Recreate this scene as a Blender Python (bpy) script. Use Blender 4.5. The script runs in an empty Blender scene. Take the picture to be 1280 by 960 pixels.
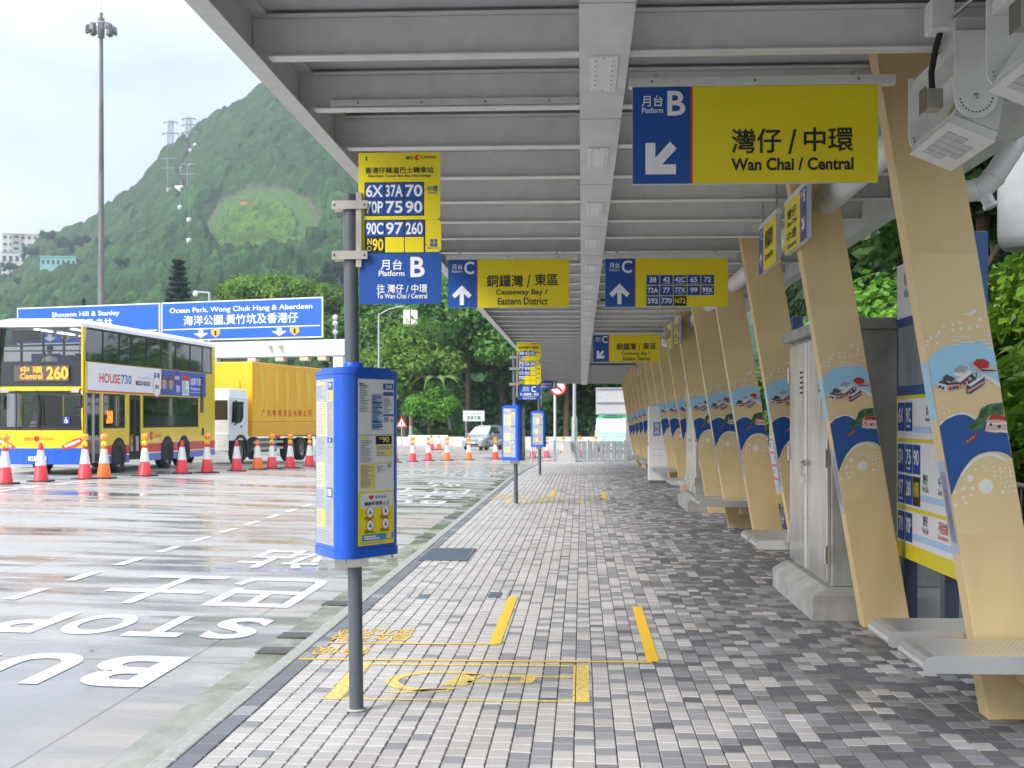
import bpy, math, random
import numpy as np
from mathutils import Matrix, Vector
S = bpy.context.scene
COL = S.collection
random.seed(7); rng = np.random.default_rng(7)
R_ = math.radians

# ---------------------------------------------------------------- camera
cam = bpy.data.cameras.new('camera'); camo = bpy.data.objects.new('camera', cam); COL.objects.link(camo)
camo.location = (0, 0, 1.75); camo.rotation_euler = (R_(90), 0, math.atan(87/1650))
cam.sensor_width = 36; cam.lens = 36*1650/1280; cam.shift_y = 44/1280
cam.clip_start = 0.1; cam.clip_end = 6000
cam.dof.use_dof = True; cam.dof.focus_distance = 8.6; cam.dof.aperture_fstop = 9
S.camera = camo
# ---------------------------------------------------------------- light
S.view_settings.view_transform = 'Standard'; S.view_settings.look = 'None'
S.view_settings.exposure = 1.92; S.view_settings.gamma = 1
try: S.view_settings.use_curve_mapping = False
except Exception: pass
SUN_EL, SUN_AZ = R_(36), R_(-132)            # azimuth clockwise from +Y
w = bpy.data.worlds.new('World'); S.world = w; w.use_nodes = True
nt = w.node_tree; N = nt.nodes; Lk = nt.links
for n in list(N): N.remove(n)
out = N.new('ShaderNodeOutputWorld'); bg = N.new('ShaderNodeBackground'); bg.inputs[1].default_value = 0.075
sky = N.new('ShaderNodeTexSky'); sky.sky_type = 'NISHITA'; sky.sun_disc = False
sky.sun_elevation = SUN_EL; sky.sun_rotation = SUN_AZ; sky.dust_density = 2.0
tc = N.new('ShaderNodeTexCoord'); mp = N.new('ShaderNodeMapping'); mp.inputs['Scale'].default_value = (1.6, 1.6, 3.2)
mp.inputs['Location'].default_value = (0.35, 0.1, 0.0)
nz = N.new('ShaderNodeTexNoise'); nz.inputs['Scale'].default_value = 1.5; nz.inputs['Detail'].default_value = 7; nz.inputs['Roughness'].default_value = 0.52
cr = N.new('ShaderNodeValToRGB'); cr.color_ramp.elements[0].position = 0.40; cr.color_ramp.elements[1].position = 0.62
cr.color_ramp.elements[0].color = (0.62, 0.62, 0.62, 1); cr.color_ramp.elements[1].color = (0.97, 0.97, 0.97, 1)
cl = N.new('ShaderNodeValToRGB'); cl.color_ramp.elements[0].position = 0.36; cl.color_ramp.elements[1].position = 0.60
cl.color_ramp.elements[0].color = (6.0, 6.95, 8.3, 1); cl.color_ramp.elements[1].color = (8.1, 8.3, 8.6, 1)
mx = N.new('ShaderNodeMixRGB')
Lk.new(tc.outputs['Generated'], mp.inputs[0]); Lk.new(mp.outputs[0], nz.inputs['Vector'])
Lk.new(nz.outputs['Fac'], cr.inputs[0]); Lk.new(nz.outputs['Fac'], cl.inputs[0])
Lk.new(cr.outputs[0], mx.inputs[0]); Lk.new(sky.outputs[0], mx.inputs[1]); Lk.new(cl.outputs[0], mx.inputs[2])
# an overcast sky is brightest overhead
sz = N.new('ShaderNodeSeparateXYZ'); Lk.new(tc.outputs['Generated'], sz.inputs[0])
el = N.new('ShaderNodeMapRange'); el.inputs[1].default_value = 0.0; el.inputs[2].default_value = .9; el.inputs[3].default_value = .41; el.inputs[4].default_value = 1.05
Lk.new(sz.outputs['Z'], el.inputs[0])
ml = N.new('ShaderNodeMixRGB'); ml.blend_type = 'MULTIPLY'; ml.inputs[0].default_value = 1
Lk.new(mx.outputs[0], ml.inputs[1]); Lk.new(el.outputs[0], ml.inputs[2]); Lk.new(ml.outputs[0], bg.inputs[0]); Lk.new(bg.outputs[0], out.inputs[0])
sl = bpy.data.lights.new('sun', 'SUN'); sl.energy = 1.3; sl.angle = R_(32); sl.color = (1, .96, .9)
so = bpy.data.objects.new('sun', sl); COL.objects.link(so)
sd = Vector((math.sin(SUN_AZ)*math.cos(SUN_EL), math.cos(SUN_AZ)*math.cos(SUN_EL), math.sin(SUN_EL)))
so.rotation_euler = sd.to_track_quat('Z', 'Y').to_euler()
S.render.engine = 'CYCLES'; S.cycles.use_denoising = True; S.cycles.max_bounces = 8
S.cycles.transparent_max_bounces = 12; S.cycles.volume_bounces = 0; S.cycles.sample_clamp_indirect = 6

# ---------------------------------------------------------------- helpers
def G(y):                                     # the interchange falls away towards its far end
    t = min(max((y-36)/36, 0), 1); return -.4*t*t*(3-2*t)
def RD(x, y):                                 # road surface, with crossfall towards the kerb
    return -.1 + G(y) + .022*min(max(-2.2-x, 0), 14)

MATS = {}
def mat(name, col, rough=.5, metal=0, var=.08, scale=6, bump=0, bscale=60, spec=.5, rvar=0, emit=0, coat=0, stretch=None):
    if name in MATS: return MATS[name]
    m = bpy.data.materials.new(name); m.use_nodes = True; t = m.node_tree; n = t.nodes; l = t.links
    b = n['Principled BSDF']; b.inputs['Roughness'].default_value = rough; b.inputs['Metallic'].default_value = metal
    b.inputs['Specular IOR Level'].default_value = spec
    if coat: b.inputs['Coat Weight'].default_value = coat; b.inputs['Coat Roughness'].default_value = .08
    c = n.new('ShaderNodeTexCoord'); src = c.outputs['Object']
    if stretch:
        q = n.new('ShaderNodeMapping'); q.inputs['Scale'].default_value = stretch; l.new(src, q.inputs[0]); src = q.outputs[0]
    z = n.new('ShaderNodeTexNoise'); z.inputs['Scale'].default_value = scale; z.inputs['Detail'].default_value = 5; z.inputs['Roughness'].default_value = .6
    l.new(src, z.inputs['Vector'])
    r = n.new('ShaderNodeValToRGB'); r.color_ramp.elements[0].position = .3; r.color_ramp.elements[1].position = .7
    r.color_ramp.elements[0].color = tuple(max(0, x*(1-var)) for x in col)+(1,)
    r.color_ramp.elements[1].color = tuple(min(1, x*(1+var)) for x in col)+(1,)
    l.new(z.outputs['Fac'], r.inputs[0]); l.new(r.outputs[0], b.inputs['Base Color'])
    if emit:
        l.new(r.outputs[0], b.inputs['Emission Color']); b.inputs['Emission Strength'].default_value = emit
    if rvar:
        q = n.new('ShaderNodeMapRange'); q.inputs[3].default_value = max(.02, rough-rvar); q.inputs[4].default_value = rough+rvar
        l.new(z.outputs['Fac'], q.inputs[0]); l.new(q.outputs[0], b.inputs['Roughness'])
    if bump:
        z2 = n.new('ShaderNodeTexNoise'); z2.inputs['Scale'].default_value = bscale; z2.inputs['Detail'].default_value = 6
        l.new(src, z2.inputs['Vector'])
        bp = n.new('ShaderNodeBump'); bp.inputs['Strength'].default_value = bump; bp.inputs['Distance'].default_value = .01
        l.new(z2.outputs['Fac'], bp.inputs['Height']); l.new(bp.outputs[0], b.inputs['Normal'])
    MATS[name] = m; return m

_glyph = {}
def glyphs(body, bold, res=3):
    key = (body, bold, res); cjk = any(ord(q) > 0x2e80 for q in body); fat = bold; bold = 0 if cjk else bold
    if key not in _glyph:
        c = bpy.data.curves.new('t', 'FONT'); c.body = body; c.size = 1; c.resolution_u = res; c.offset = bold
        o = bpy.data.objects.new('t', c); COL.objects.link(o)
        dg = bpy.context.evaluated_depsgraph_get(); dg.update()
        me = bpy.data.meshes.new_from_object(o.evaluated_get(dg))
        v = np.array([x.co[:2] for x in me.vertices]); f = [tuple(p.vertices) for p in me.polygons]
        asp = (v[:, 0].max()-v[:, 0].min())/max(1e-6, v[:, 1].max()-v[:, 1].min())
        v -= v.min(0); v /= np.maximum(v.max(0), 1e-6); v = np.concatenate([v, np.zeros((len(v), 1))], 1)
        if cjk and fat > 0:                   # heavier strokes for the Chinese lettering: copies set a hair apart
            d = min(fat, .016)*1.05; k0 = len(v); vs, fs = [], []
            for q, (dx, dy) in enumerate(((-d, 0), (d, 0), (0, d), (0, -d))):
                vs.append(v+np.array([dx/asp, dy, .12*q])); fs += [tuple(i+k0*q for i in p) for p in f]
            v, f = np.concatenate(vs), fs
        bpy.data.objects.remove(o); bpy.data.meshes.remove(me); bpy.data.curves.remove(c)
        _glyph[key] = (v, f)
    return _glyph[key]

class MB:
    def __init__(s): s.v = []; s.f = []; s.m = []; s.sm = []; s.mats = []; s.M = None
    def mi(s, m):
        if m not in s.mats: s.mats.append(m)
        return s.mats.index(m)
    def add(s, vs, fs, m, smooth=False):
        b = len(s.v); i = s.mi(m)
        if s.M is not None: vs = [tuple(s.M @ Vector(q)) for q in vs]
        s.v.extend(tuple(q) for q in vs)
        for f in fs: s.f.append(tuple(b+k for k in f)); s.m.append(i); s.sm.append(smooth)
        return s
    def box(s, x0, x1, y0, y1, z0, z1, m):
        v = [(x0,y0,z0),(x1,y0,z0),(x1,y1,z0),(x0,y1,z0),(x0,y0,z1),(x1,y0,z1),(x1,y1,z1),(x0,y1,z1)]
        return s.add(v, [(0,3,2,1),(4,5,6,7),(0,1,5,4),(1,2,6,5),(2,3,7,6),(3,0,4,7)], m)
    def hexa(s, v, m):                        # 8 corners: bottom ring then top ring
        return s.add(v, [(0,3,2,1),(4,5,6,7),(0,1,5,4),(1,2,6,5),(2,3,7,6),(3,0,4,7)], m)
    def prism(s, prof, axis, a0, a1, m, smooth=False):   # prof 2D polygon extruded along axis
        def p(q, a): return {'x': (a, q[0], q[1]), 'y': (q[0], a, q[1]), 'z': (q[0], q[1], a)}[axis]
        n = len(prof); v = [p(q, a0) for q in prof]+[p(q, a1) for q in prof]
        s.add(v, [tuple(range(n-1, -1, -1)), tuple(range(n, 2*n))], m)
        return s.add(v, [(i, (i+1) % n, n+(i+1) % n, n+i) for i in range(n)], m, smooth)
    def tube(s, pts, r, m, n=12, caps=True, smooth=True):
        pts = [Vector(p) for p in pts]; k = len(pts); rr = r if isinstance(r, (list, tuple)) else [r]*k
        vs = []; up = None
        for i, p in enumerate(pts):
            d = (pts[min(i+1, k-1)]-pts[max(i-1, 0)]).normalized()
            if up is None: up = Vector((0, 0, 1)) if abs(d.z) < .9 else Vector((1, 0, 0))
            a = d.cross(up).normalized(); b = a.cross(d).normalized(); up = b
            for j in range(n):
                t = 2*math.pi*j/n; vs.append(p+a*math.cos(t)*rr[i]+b*math.sin(t)*rr[i])
        fs = [(i*n+j, i*n+(j+1) % n, (i+1)*n+(j+1) % n, (i+1)*n+j) for i in range(k-1) for j in range(n)]
        s.add(vs, fs, m, smooth)
        if caps: s.add(vs[:n], [tuple(range(n))], m); s.add(vs[-n:], [tuple(range(n-1, -1, -1))], m)
        return s
    def lathe(s, prof, m, n=20, c=(0, 0, 0), smooth=True):   # prof [(r,z)] round the z axis
        vs = [(c[0]+r*math.cos(2*math.pi*j/n), c[1]+r*math.sin(2*math.pi*j/n), c[2]+z) for r, z in prof for j in range(n)]
        k = len(prof)
        return s.add(vs, [(i*n+j, i*n+(j+1) % n, (i+1)*n+(j+1) % n, (i+1)*n+j) for i in range(k-1) for j in range(n)], m, smooth)
    def ball(s, c, r, m, n=12, k=8):
        rx, ry, rz = r if isinstance(r, (tuple, list)) else (r, r, r)
        vs = [(c[0]+rx*math.sin(math.pi*i/k)*math.cos(2*math.pi*j/n), c[1]+ry*math.sin(math.pi*i/k)*math.sin(2*math.pi*j/n), c[2]+rz*math.cos(math.pi*i/k)) for i in range(k+1) for j in range(n)]
        return s.add(vs, [(i*n+j, (i+1)*n+j, (i+1)*n+(j+1) % n, i*n+(j+1) % n) for i in range(k) for j in range(n)], m, True)
    def sweep(s, prof, ys, m):                # closed (x,z) profile along Y following the fall of the ground
        n = len(prof); v = [(x, y, z+G(y)) for y in ys for x, z in prof]
        s.add(v, [(i*n+j, i*n+(j+1) % n, (i+1)*n+(j+1) % n, (i+1)*n+j) for i in range(len(ys)-1) for j in range(n)], m)
        e = len(ys)*n
        return s.add(v, [tuple(range(n-1, -1, -1)), tuple(range(e-n, e))], m)
    def build(s, name, parent=None, bevel=0, loc=None, seg=2):
        me = bpy.data.meshes.new(name); me.from_pydata(s.v, [], s.f)
        for m in s.mats: me.materials.append(m)
        me.polygons.foreach_set('material_index', s.m); me.polygons.foreach_set('use_smooth', s.sm); me.update()
        o = bpy.data.objects.new(name, me); COL.objects.link(o)
        if parent: o.parent = parent
        if loc: o.location = loc
        if bevel:
            b = o.modifiers.new('bevel', 'BEVEL'); b.width = bevel; b.segments = seg; b.limit_method = 'ANGLE'; b.angle_limit = R_(40)
        return o

class Face:                                   # flat artwork on a sign: pixel rectangle -> metres on a plane
    def __init__(s, mb, O, X, Y, px, size, lift=.002):
        s.mb = mb; s.O = Vector(O); s.X = Vector(X).normalized(); s.Y = Vector(Y).normalized(); s.N = s.X.cross(s.Y)
        s.px = px; s.sx = size[0]/(px[2]-px[0]); s.sy = size[1]/(px[3]-px[1]); s.l = lift
    def p(s, x, y, k): return s.O+s.X*(x-s.px[0])*s.sx+s.Y*(s.px[3]-y)*s.sy+s.N*s.l*k
    def poly(s, pts, m, k=1): s.mb.add([s.p(x, y, k) for x, y in pts], [tuple(range(len(pts)-1, -1, -1))], m); return s
    def rect(s, x0, y0, x1, y1, m, k=1): return s.poly([(x0,y0),(x1,y0),(x1,y1),(x0,y1)], m, k)
    def frame(s, x0, y0, x1, y1, t, m, k=1):
        s.rect(x0,y0,x1,y0+t,m,k); s.rect(x0,y1-t,x1,y1,m,k); s.rect(x0,y0+t,x0+t,y1-t,m,k); return s.rect(x1-t,y0+t,x1,y1-t,m,k)
    def disc(s, x, y, r, m, k=1, n=18, ry=None):
        ry = ry or r*s.sx/s.sy
        return s.poly([(x+r*math.cos(2*math.pi*i/n), y+ry*math.sin(2*math.pi*i/n)) for i in range(n)], m, k)
    def text(s, body, x0, y0, x1, y1, m, k=1, bold=.012):
        v, f = glyphs(body, bold)
        s.mb.add([s.p(x0+(x1-x0)*a, y1-(y1-y0)*b, k+c) for a, b, c in v], f, m); return s
    def lines(s, x0, y0, x1, y1, n, m, k=1, seed=0, fill=.55):       # print too small to read in the photo
        r = random.Random(seed); h = (y1-y0)/n
        for i in range(n): s.rect(x0, y0+i*h+h*.22, x0+(x1-x0)*(.45+.55*r.random()), y0+i*h+h*(.22+fill), m, k)
        return s

def thing(name, label, cat, loc=(0, 0, 0), rotz=0, group=None):
    o = bpy.data.objects.new(name, None); o.empty_display_size = .2; COL.objects.link(o)
    o.location = loc; o.rotation_euler = (0, 0, rotz); o['label'] = label; o['category'] = cat
    if group: o['group'] = group
    return o
def tag(o, label, cat, group=None, kind=None):
    o['label'] = label; o['category'] = cat
    if group: o['group'] = group
    if kind: o['kind'] = kind
    return o
def struct(o): o['kind'] = 'structure'; return o
def dup(root, loc, rotz=None, label=None, scale=None):
    r = root.copy(); COL.objects.link(r); r.location = loc
    if rotz is not None: r.rotation_euler = (0, 0, rotz)
    if label: r['label'] = label
    if scale: r.scale = scale if isinstance(scale, tuple) else (scale,)*3
    def kids(src, dst):
        for ch in list(src.children):
            c = ch.copy(); COL.objects.link(c); c.parent = dst; kids(ch, c)
    kids(root, r); return r
ORD = ['nearest','second','third','fourth','fifth','sixth','seventh','eighth','ninth','tenth','eleventh','twelfth','thirteenth','fourteenth','fifteenth','sixteenth','seventeenth','eighteenth','nineteenth','twentieth','twenty-first','twenty-second','twenty-third']
YS = [-1.5+1.5*i for i in range(50)]

# ---------------------------------------------------------------- materials
CAN = mat('canopy_paint', (.66,.665,.66), .42, var=.08, bump=.03, bscale=9)
CAND = mat('canopy_deck', (.50,.505,.52), .5, var=.06)
CANL = mat('canopy_edge_paint', (.62,.62,.61), .45, var=.08, scale=14, bump=.25, bscale=30)
TRAY = mat('tray_aluminium', (.60,.60,.62), .45, var=.10, scale=3, bump=.05, bscale=5)
PLATE = mat('access_plate', (.74,.74,.75), .4, var=.06)
SCREW = mat('screw_steel', (.22,.2,.18), .5, metal=.6)
TAN = mat('tan_cladding', (.70,.52,.262), .42, var=.07, scale=2.6, stretch=(1.6,1,.35), bump=.02, bscale=40)
TANE = mat('tan_edge', (.70,.54,.30), .4, var=.06)
SY = mat('sign_yellow', (.78,.64,.006), .38, var=.03)
SB = mat('sign_blue', (.006,.07,.34), .38, var=.04)
SW = mat('sign_white', (.80,.81,.84), .4, var=.03)
SK = mat('sign_black', (.012,.013,.02), .4)
SR = mat('sign_red', (.62,.02,.015), .4)
SGR = mat('sign_back_grey', (.5,.51,.53), .45)
BXB = mat('case_blue', (.004,.088,.52), .32, var=.05, coat=.3)
PAP = mat('paper', (.72,.73,.74), .25, var=.05, coat=.6)
PRY = mat('print_yellow', (.74,.62,.14), .4)
PRG = mat('print_grey', (.30,.32,.36), .5)
PRB = mat('print_blue', (.03,.10,.28), .5)
PRLB = mat('print_light_blue', (.42,.60,.85), .5)
PRT = mat('print_teal', (.05,.25,.42), .5)
POLE = mat('pole_grey', (.085,.095,.115), .38, var=.1, rvar=.08)
STL = mat('stainless', (.80,.795,.785), .30, metal=.82, var=.05, scale=3, rvar=.06)
STLB = mat('steel_bracket', (.50,.47,.42), .35, metal=1, var=.15)
CONC = mat('concrete', (.34,.335,.32), .85, var=.22, scale=3.5, bump=.35, bscale=28)
CONCD = mat('concrete_weathered', (.35,.35,.335), .85, var=.3, scale=2.6, bump=.3, bscale=22)
CONCL = mat('concrete_pale', (.52,.52,.49), .8, var=.12, scale=1.5, bump=.1)
GALV = mat('galvanised', (.52,.54,.56), .42, metal=.75, var=.12, scale=10)
WHT = mat('white_paint', (.76,.77,.78), .4, var=.05)
WPL = mat('white_plastic', (.70,.71,.72), .35, var=.04)
BLK = mat('black_rubber', (.012,.012,.014), .6)
DRK = mat('dark_slot', (.16,.165,.17), .6)
RUB = mat('tyre_rubber', (.022,.022,.024), .75, bump=.2)
# ================================================================ SETTING: ground, road, platform
def node_mat(name):
    m = bpy.data.materials.new(name); m.use_nodes = True
    t = m.node_tree; return m, t.nodes, t.links, t.nodes['Principled BSDF']
def mk(n, kind, **kw):
    x = n.new(kind)
    for k, v in kw.items(): setattr(x, k, v)
    return x
def noise(n, l, src, scale, sc=(1,1,1), detail=5, rough=.55, loc=(0,0,0)):
    q = n.new('ShaderNodeMapping'); q.inputs['Scale'].default_value = sc; q.inputs['Location'].default_value = loc
    z = n.new('ShaderNodeTexNoise'); z.inputs['Scale'].default_value = scale; z.inputs['Detail'].default_value = detail; z.inputs['Roughness'].default_value = rough
    l.new(src, q.inputs[0]); l.new(q.outputs[0], z.inputs['Vector']); return z.outputs['Fac']
def ramp(n, l, src, stops):
    r = n.new('ShaderNodeValToRGB'); e = r.color_ramp.elements
    while len(e) < len(stops): e.new(.5)
    for x, (p, c) in zip(e, stops):
        x.position = p; x.color = (c if isinstance(c, tuple) else (c,)*3)+(1,)
    l.new(src, r.inputs[0]); return r.outputs[0]
def mixc(n, l, fac, a, b, mode='MIX'):
    x = n.new('ShaderNodeMixRGB'); x.blend_type = mode
    for i, v in ((0, fac), (1, a), (2, b)):
        if isinstance(v, (int, float)): x.inputs[i].default_value = v if i == 0 else (v, v, v, 1)
        elif isinstance(v, tuple): x.inputs[i].default_value = v+(1,)
        else: l.new(v, x.inputs[i])
    return x.outputs[0]
def mathn(n, l, op, a, b=0.0):
    x = n.new('ShaderNodeMath'); x.operation = op
    for i, v in ((0, a), (1, b)):
        if isinstance(v, (int, float)): x.inputs[i].default_value = v
        else: l.new(v, x.inputs[i])
    return x.outputs[0]

def road_mat():
    m, n, l, b = node_mat('wet_concrete_road'); g = n.new('ShaderNodeNewGeometry').outputs['Position']
    fine = noise(n, l, g, 9, detail=8, rough=.7); big = noise(n, l, g, .35, sc=(.5, 1.3, 1), loc=(3, 1, 0))
    streak = noise(n, l, g, 1.0, sc=(.42, 1.7, 1), detail=6, rough=.6)
    dry = ramp(n, l, fine, [(.25, (.33,.33,.33)), (.75, (.44,.435,.43))])
    brown_tint = noise(n, l, g, .22, sc=(.5, 1, 1), detail=4, loc=(5.3, 2.2, 0))  # broad brown tint over the dry concrete
    dry = mixc(n, l, mathn(n, l, 'MULTIPLY', ramp(n, l, brown_tint, [(.44, 0.), (.66, 1.)]), .62), dry, (.36,.25,.17))
    wetm = ramp(n, l, streak, [(.40, 0.), (.58, 1.)])
    pud = ramp(n, l, mathn(n, l, 'ADD', mathn(n, l, 'MULTIPLY', streak, .55), mathn(n, l, 'MULTIPLY', big, .45)), [(.49, 0.), (.60, 1.)])
    # standing film of water along the nearer bus bay
    sx0 = n.new('ShaderNodeSeparateXYZ'); l.new(g, sx0.inputs[0])
    film = mathn(n, l, 'ADD', mathn(n, l, 'MULTIPLY', mathn(n, l, 'SUBTRACT', 12.5, sx0.outputs['Y']), .30), mathn(n, l, 'MULTIPLY', mathn(n, l, 'SUBTRACT', streak, .5), 3.2))
    edge = mathn(n, l, 'MULTIPLY', mathn(n, l, 'SUBTRACT', -2.75, sx0.outputs['X']), 1.6)
    film = mathn(n, l, 'MINIMUM', film, edge); fm = n.new('ShaderNodeClamp'); l.new(film, fm.inputs[0])
    pud = mathn(n, l, 'MAXIMUM', pud, fm.outputs[0])
    col = mixc(n, l, mathn(n, l, 'MULTIPLY', wetm, .30), dry, (.25,.25,.255))
    col = mixc(n, l, mathn(n, l, 'MULTIPLY', pud, .55), col, (.165,.17,.178))
    # joints between the road slabs
    sx = n.new('ShaderNodeSeparateXYZ'); l.new(g, sx.inputs[0])
    fr = mathn(n, l, 'FRACT', mathn(n, l, 'DIVIDE', sx.outputs['Y'], 4.9))
    jt = mathn(n, l, 'LESS_THAN', fr, .006)
    fx = mathn(n, l, 'FRACT', mathn(n, l, 'DIVIDE', mathn(n, l, 'ADD', sx.outputs['X'], 100.2), 3.6))
    jt = mathn(n, l, 'MAXIMUM', jt, mathn(n, l, 'LESS_THAN', fx, .006))
    col = mixc(n, l, mathn(n, l, 'MULTIPLY', jt, .6), col, (.09,.09,.085))
    l.new(col, b.inputs['Base Color'])
    rg = mixc(n, l, pud, mixc(n, l, wetm, .46, .27), .03); l.new(rg, b.inputs['Roughness'])
    b.inputs['Specular IOR Level'].default_value = .5
    bp = n.new('ShaderNodeBump'); bp.inputs['Distance'].default_value = .01
    st = mixc(n, l, pud, .30, .012); l.new(st, bp.inputs['Strength']); l.new(noise(n, l, g, 26, detail=6, rough=.7), bp.inputs['Height'])
    l.new(bp.outputs[0], b.inputs['Normal']); return m
ROADM = road_mat()
def marking_mat(name, col, scale=22, wear=.45, rough=.45, fade=(.30,.30,.29), worn=False):
    m, n, l, b = node_mat(name); g = n.new('ShaderNodeNewGeometry').outputs['Position']
    f = ramp(n, l, noise(n, l, g, scale, detail=8, rough=.75), [(wear-.10, 0.), (wear+.05, 1.)])
    l.new(mixc(n, l, mathn(n, l, 'ADD', mathn(n, l, 'MULTIPLY', f, .75), .25), fade, col), b.inputs['Base Color'])
    b.inputs['Roughness'].default_value = rough
    if worn:                                  # thin paint: broken where it has rubbed off and along the block joints
        sx = n.new('ShaderNodeSeparateXYZ'); l.new(g, sx.inputs[0])
        fx = mathn(n, l, 'FRACT', mathn(n, l, 'DIVIDE', mathn(n, l, 'ADD', sx.outputs['X'], 1.95+100*.1125-.0015), .1125))
        keep = mathn(n, l, 'MULTIPLY', mathn(n, l, 'LESS_THAN', fx, .95), ramp(n, l, noise(n, l, g, scale, detail=8, rough=.75), [(wear-.04, .25), (wear+.06, 1.)]))
        l.new(keep, b.inputs['Alpha'])
    return m
RW = marking_mat('road_paint_white', (.70,.70,.71), wear=.455, rough=.3)
YP = marking_mat('paint_yellow', (.85,.52,.03), scale=30, wear=.34, fade=(.6,.5,.3))
YPF = marking_mat('paint_yellow_worn', (.80,.60,.16), scale=34, wear=.42, fade=(.55,.45,.25), worn=True)
def soil_mat():
    m, n, l, b = node_mat('ground_soil'); g = n.new('ShaderNodeNewGeometry').outputs['Position']
    l.new(ramp(n, l, noise(n, l, g, .9, detail=8), [(.3, (.05,.07,.03)), (.55, (.08,.10,.05)), (.75, (.13,.11,.07))]), b.inputs['Base Color'])
    b.inputs['Roughness'].default_value = .95; return m

# ground: one sheet out to the horizon
def sheet(name, xs, ys, zf, m):
    v = [(x, y, zf(x, y)) for y in ys for x in xs]; k = len(xs)
    mb = MB(); mb.add(v, [(j*k+i, j*k+i+1, (j+1)*k+i+1, (j+1)*k+i) for j in range(len(ys)-1) for i in range(k-1)], m, True)
    return struct(mb.build(name))
gx = [-2500, -400, -120]+list(range(-80, 61, 10))+[120, 400, 2500]
gy = [-60, -20]+list(range(0, 111, 6))+[130, 200, 500, 3000]
sheet('ground', gx, gy, lambda x, y: RD(min(x, -2.2), y)-.35 if y < 108 and x < 60 else -.85, soil_mat())
rx = [-70, -40, -25, -16.2]+[-16+.9*i for i in range(16)]+[-2.45]
ry = [-12]+[-6+2*i for i in range(56)]
sheet('road', rx, ry, RD, ROADM)
rx2 = [-2.45, 0, 4, 10, 20, 40]
sheet('far_road', rx2, [65.0]+[66+2*i for i in range(20)], RD, ROADM)
GUT, n, l, b = node_mat('gutter_algae'); g = n.new('ShaderNodeNewGeometry').outputs['Position']
l.new(ramp(n, l, noise(n, l, g, 4.5, sc=(1, .5, 1), detail=9, rough=.72), [(.3, (.17,.175,.125)), (.5, (.27,.27,.225)), (.72, (.38,.38,.36))]), b.inputs['Base Color'])
l.new(ramp(n, l, noise(n, l, g, 1.6, detail=4), [(.4, .06), (.6, .4)]), b.inputs['Roughness'])
sheet('gutter', [-2.54, -2.2], YS[:45], lambda x, y: RD(x, y)+.004, GUT)

# platform bed, kerb and the individual paving blocks
SAND = mat('joint_sand', (.23,.22,.205), .95, var=.3, scale=30)
mb = MB(); mb.sweep([(-2.08,-.5),(4.05,-.5),(4.05,-.012),(-2.08,-.012)], [y for y in YS if y < 64.6]+[64.9], SAND); struct(mb.build('platform'))
mb = MB(); mb.sweep([(1.2,-.5),(4.05,-.5),(4.05,-.012),(1.2,-.012)], [64.91, 66, 68, 70, 72], SAND); struct(mb.build('platform_end'))
KERB = mat('kerb_concrete', (.33,.34,.325), .8, var=.22, scale=18, bump=.3, bscale=80)
mb = MB()
for i in range(73):
    y0 = -1.5+.91*i; a, c = G(y0), G(y0+.9)
    mb.hexa([(-2.2,y0,-.45+a),(-2.083,y0,-.45+a),(-2.083,y0+.9,-.45+c),(-2.2,y0+.9,-.45+c),(-2.2,y0,a),(-2.083,y0,a+.002),(-2.083,y0+.9,c+.002),(-2.2,y0+.9,c)], KERB)
struct(mb.build('kerb', bevel=.012))
PW, PL = .1125, .163
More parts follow.
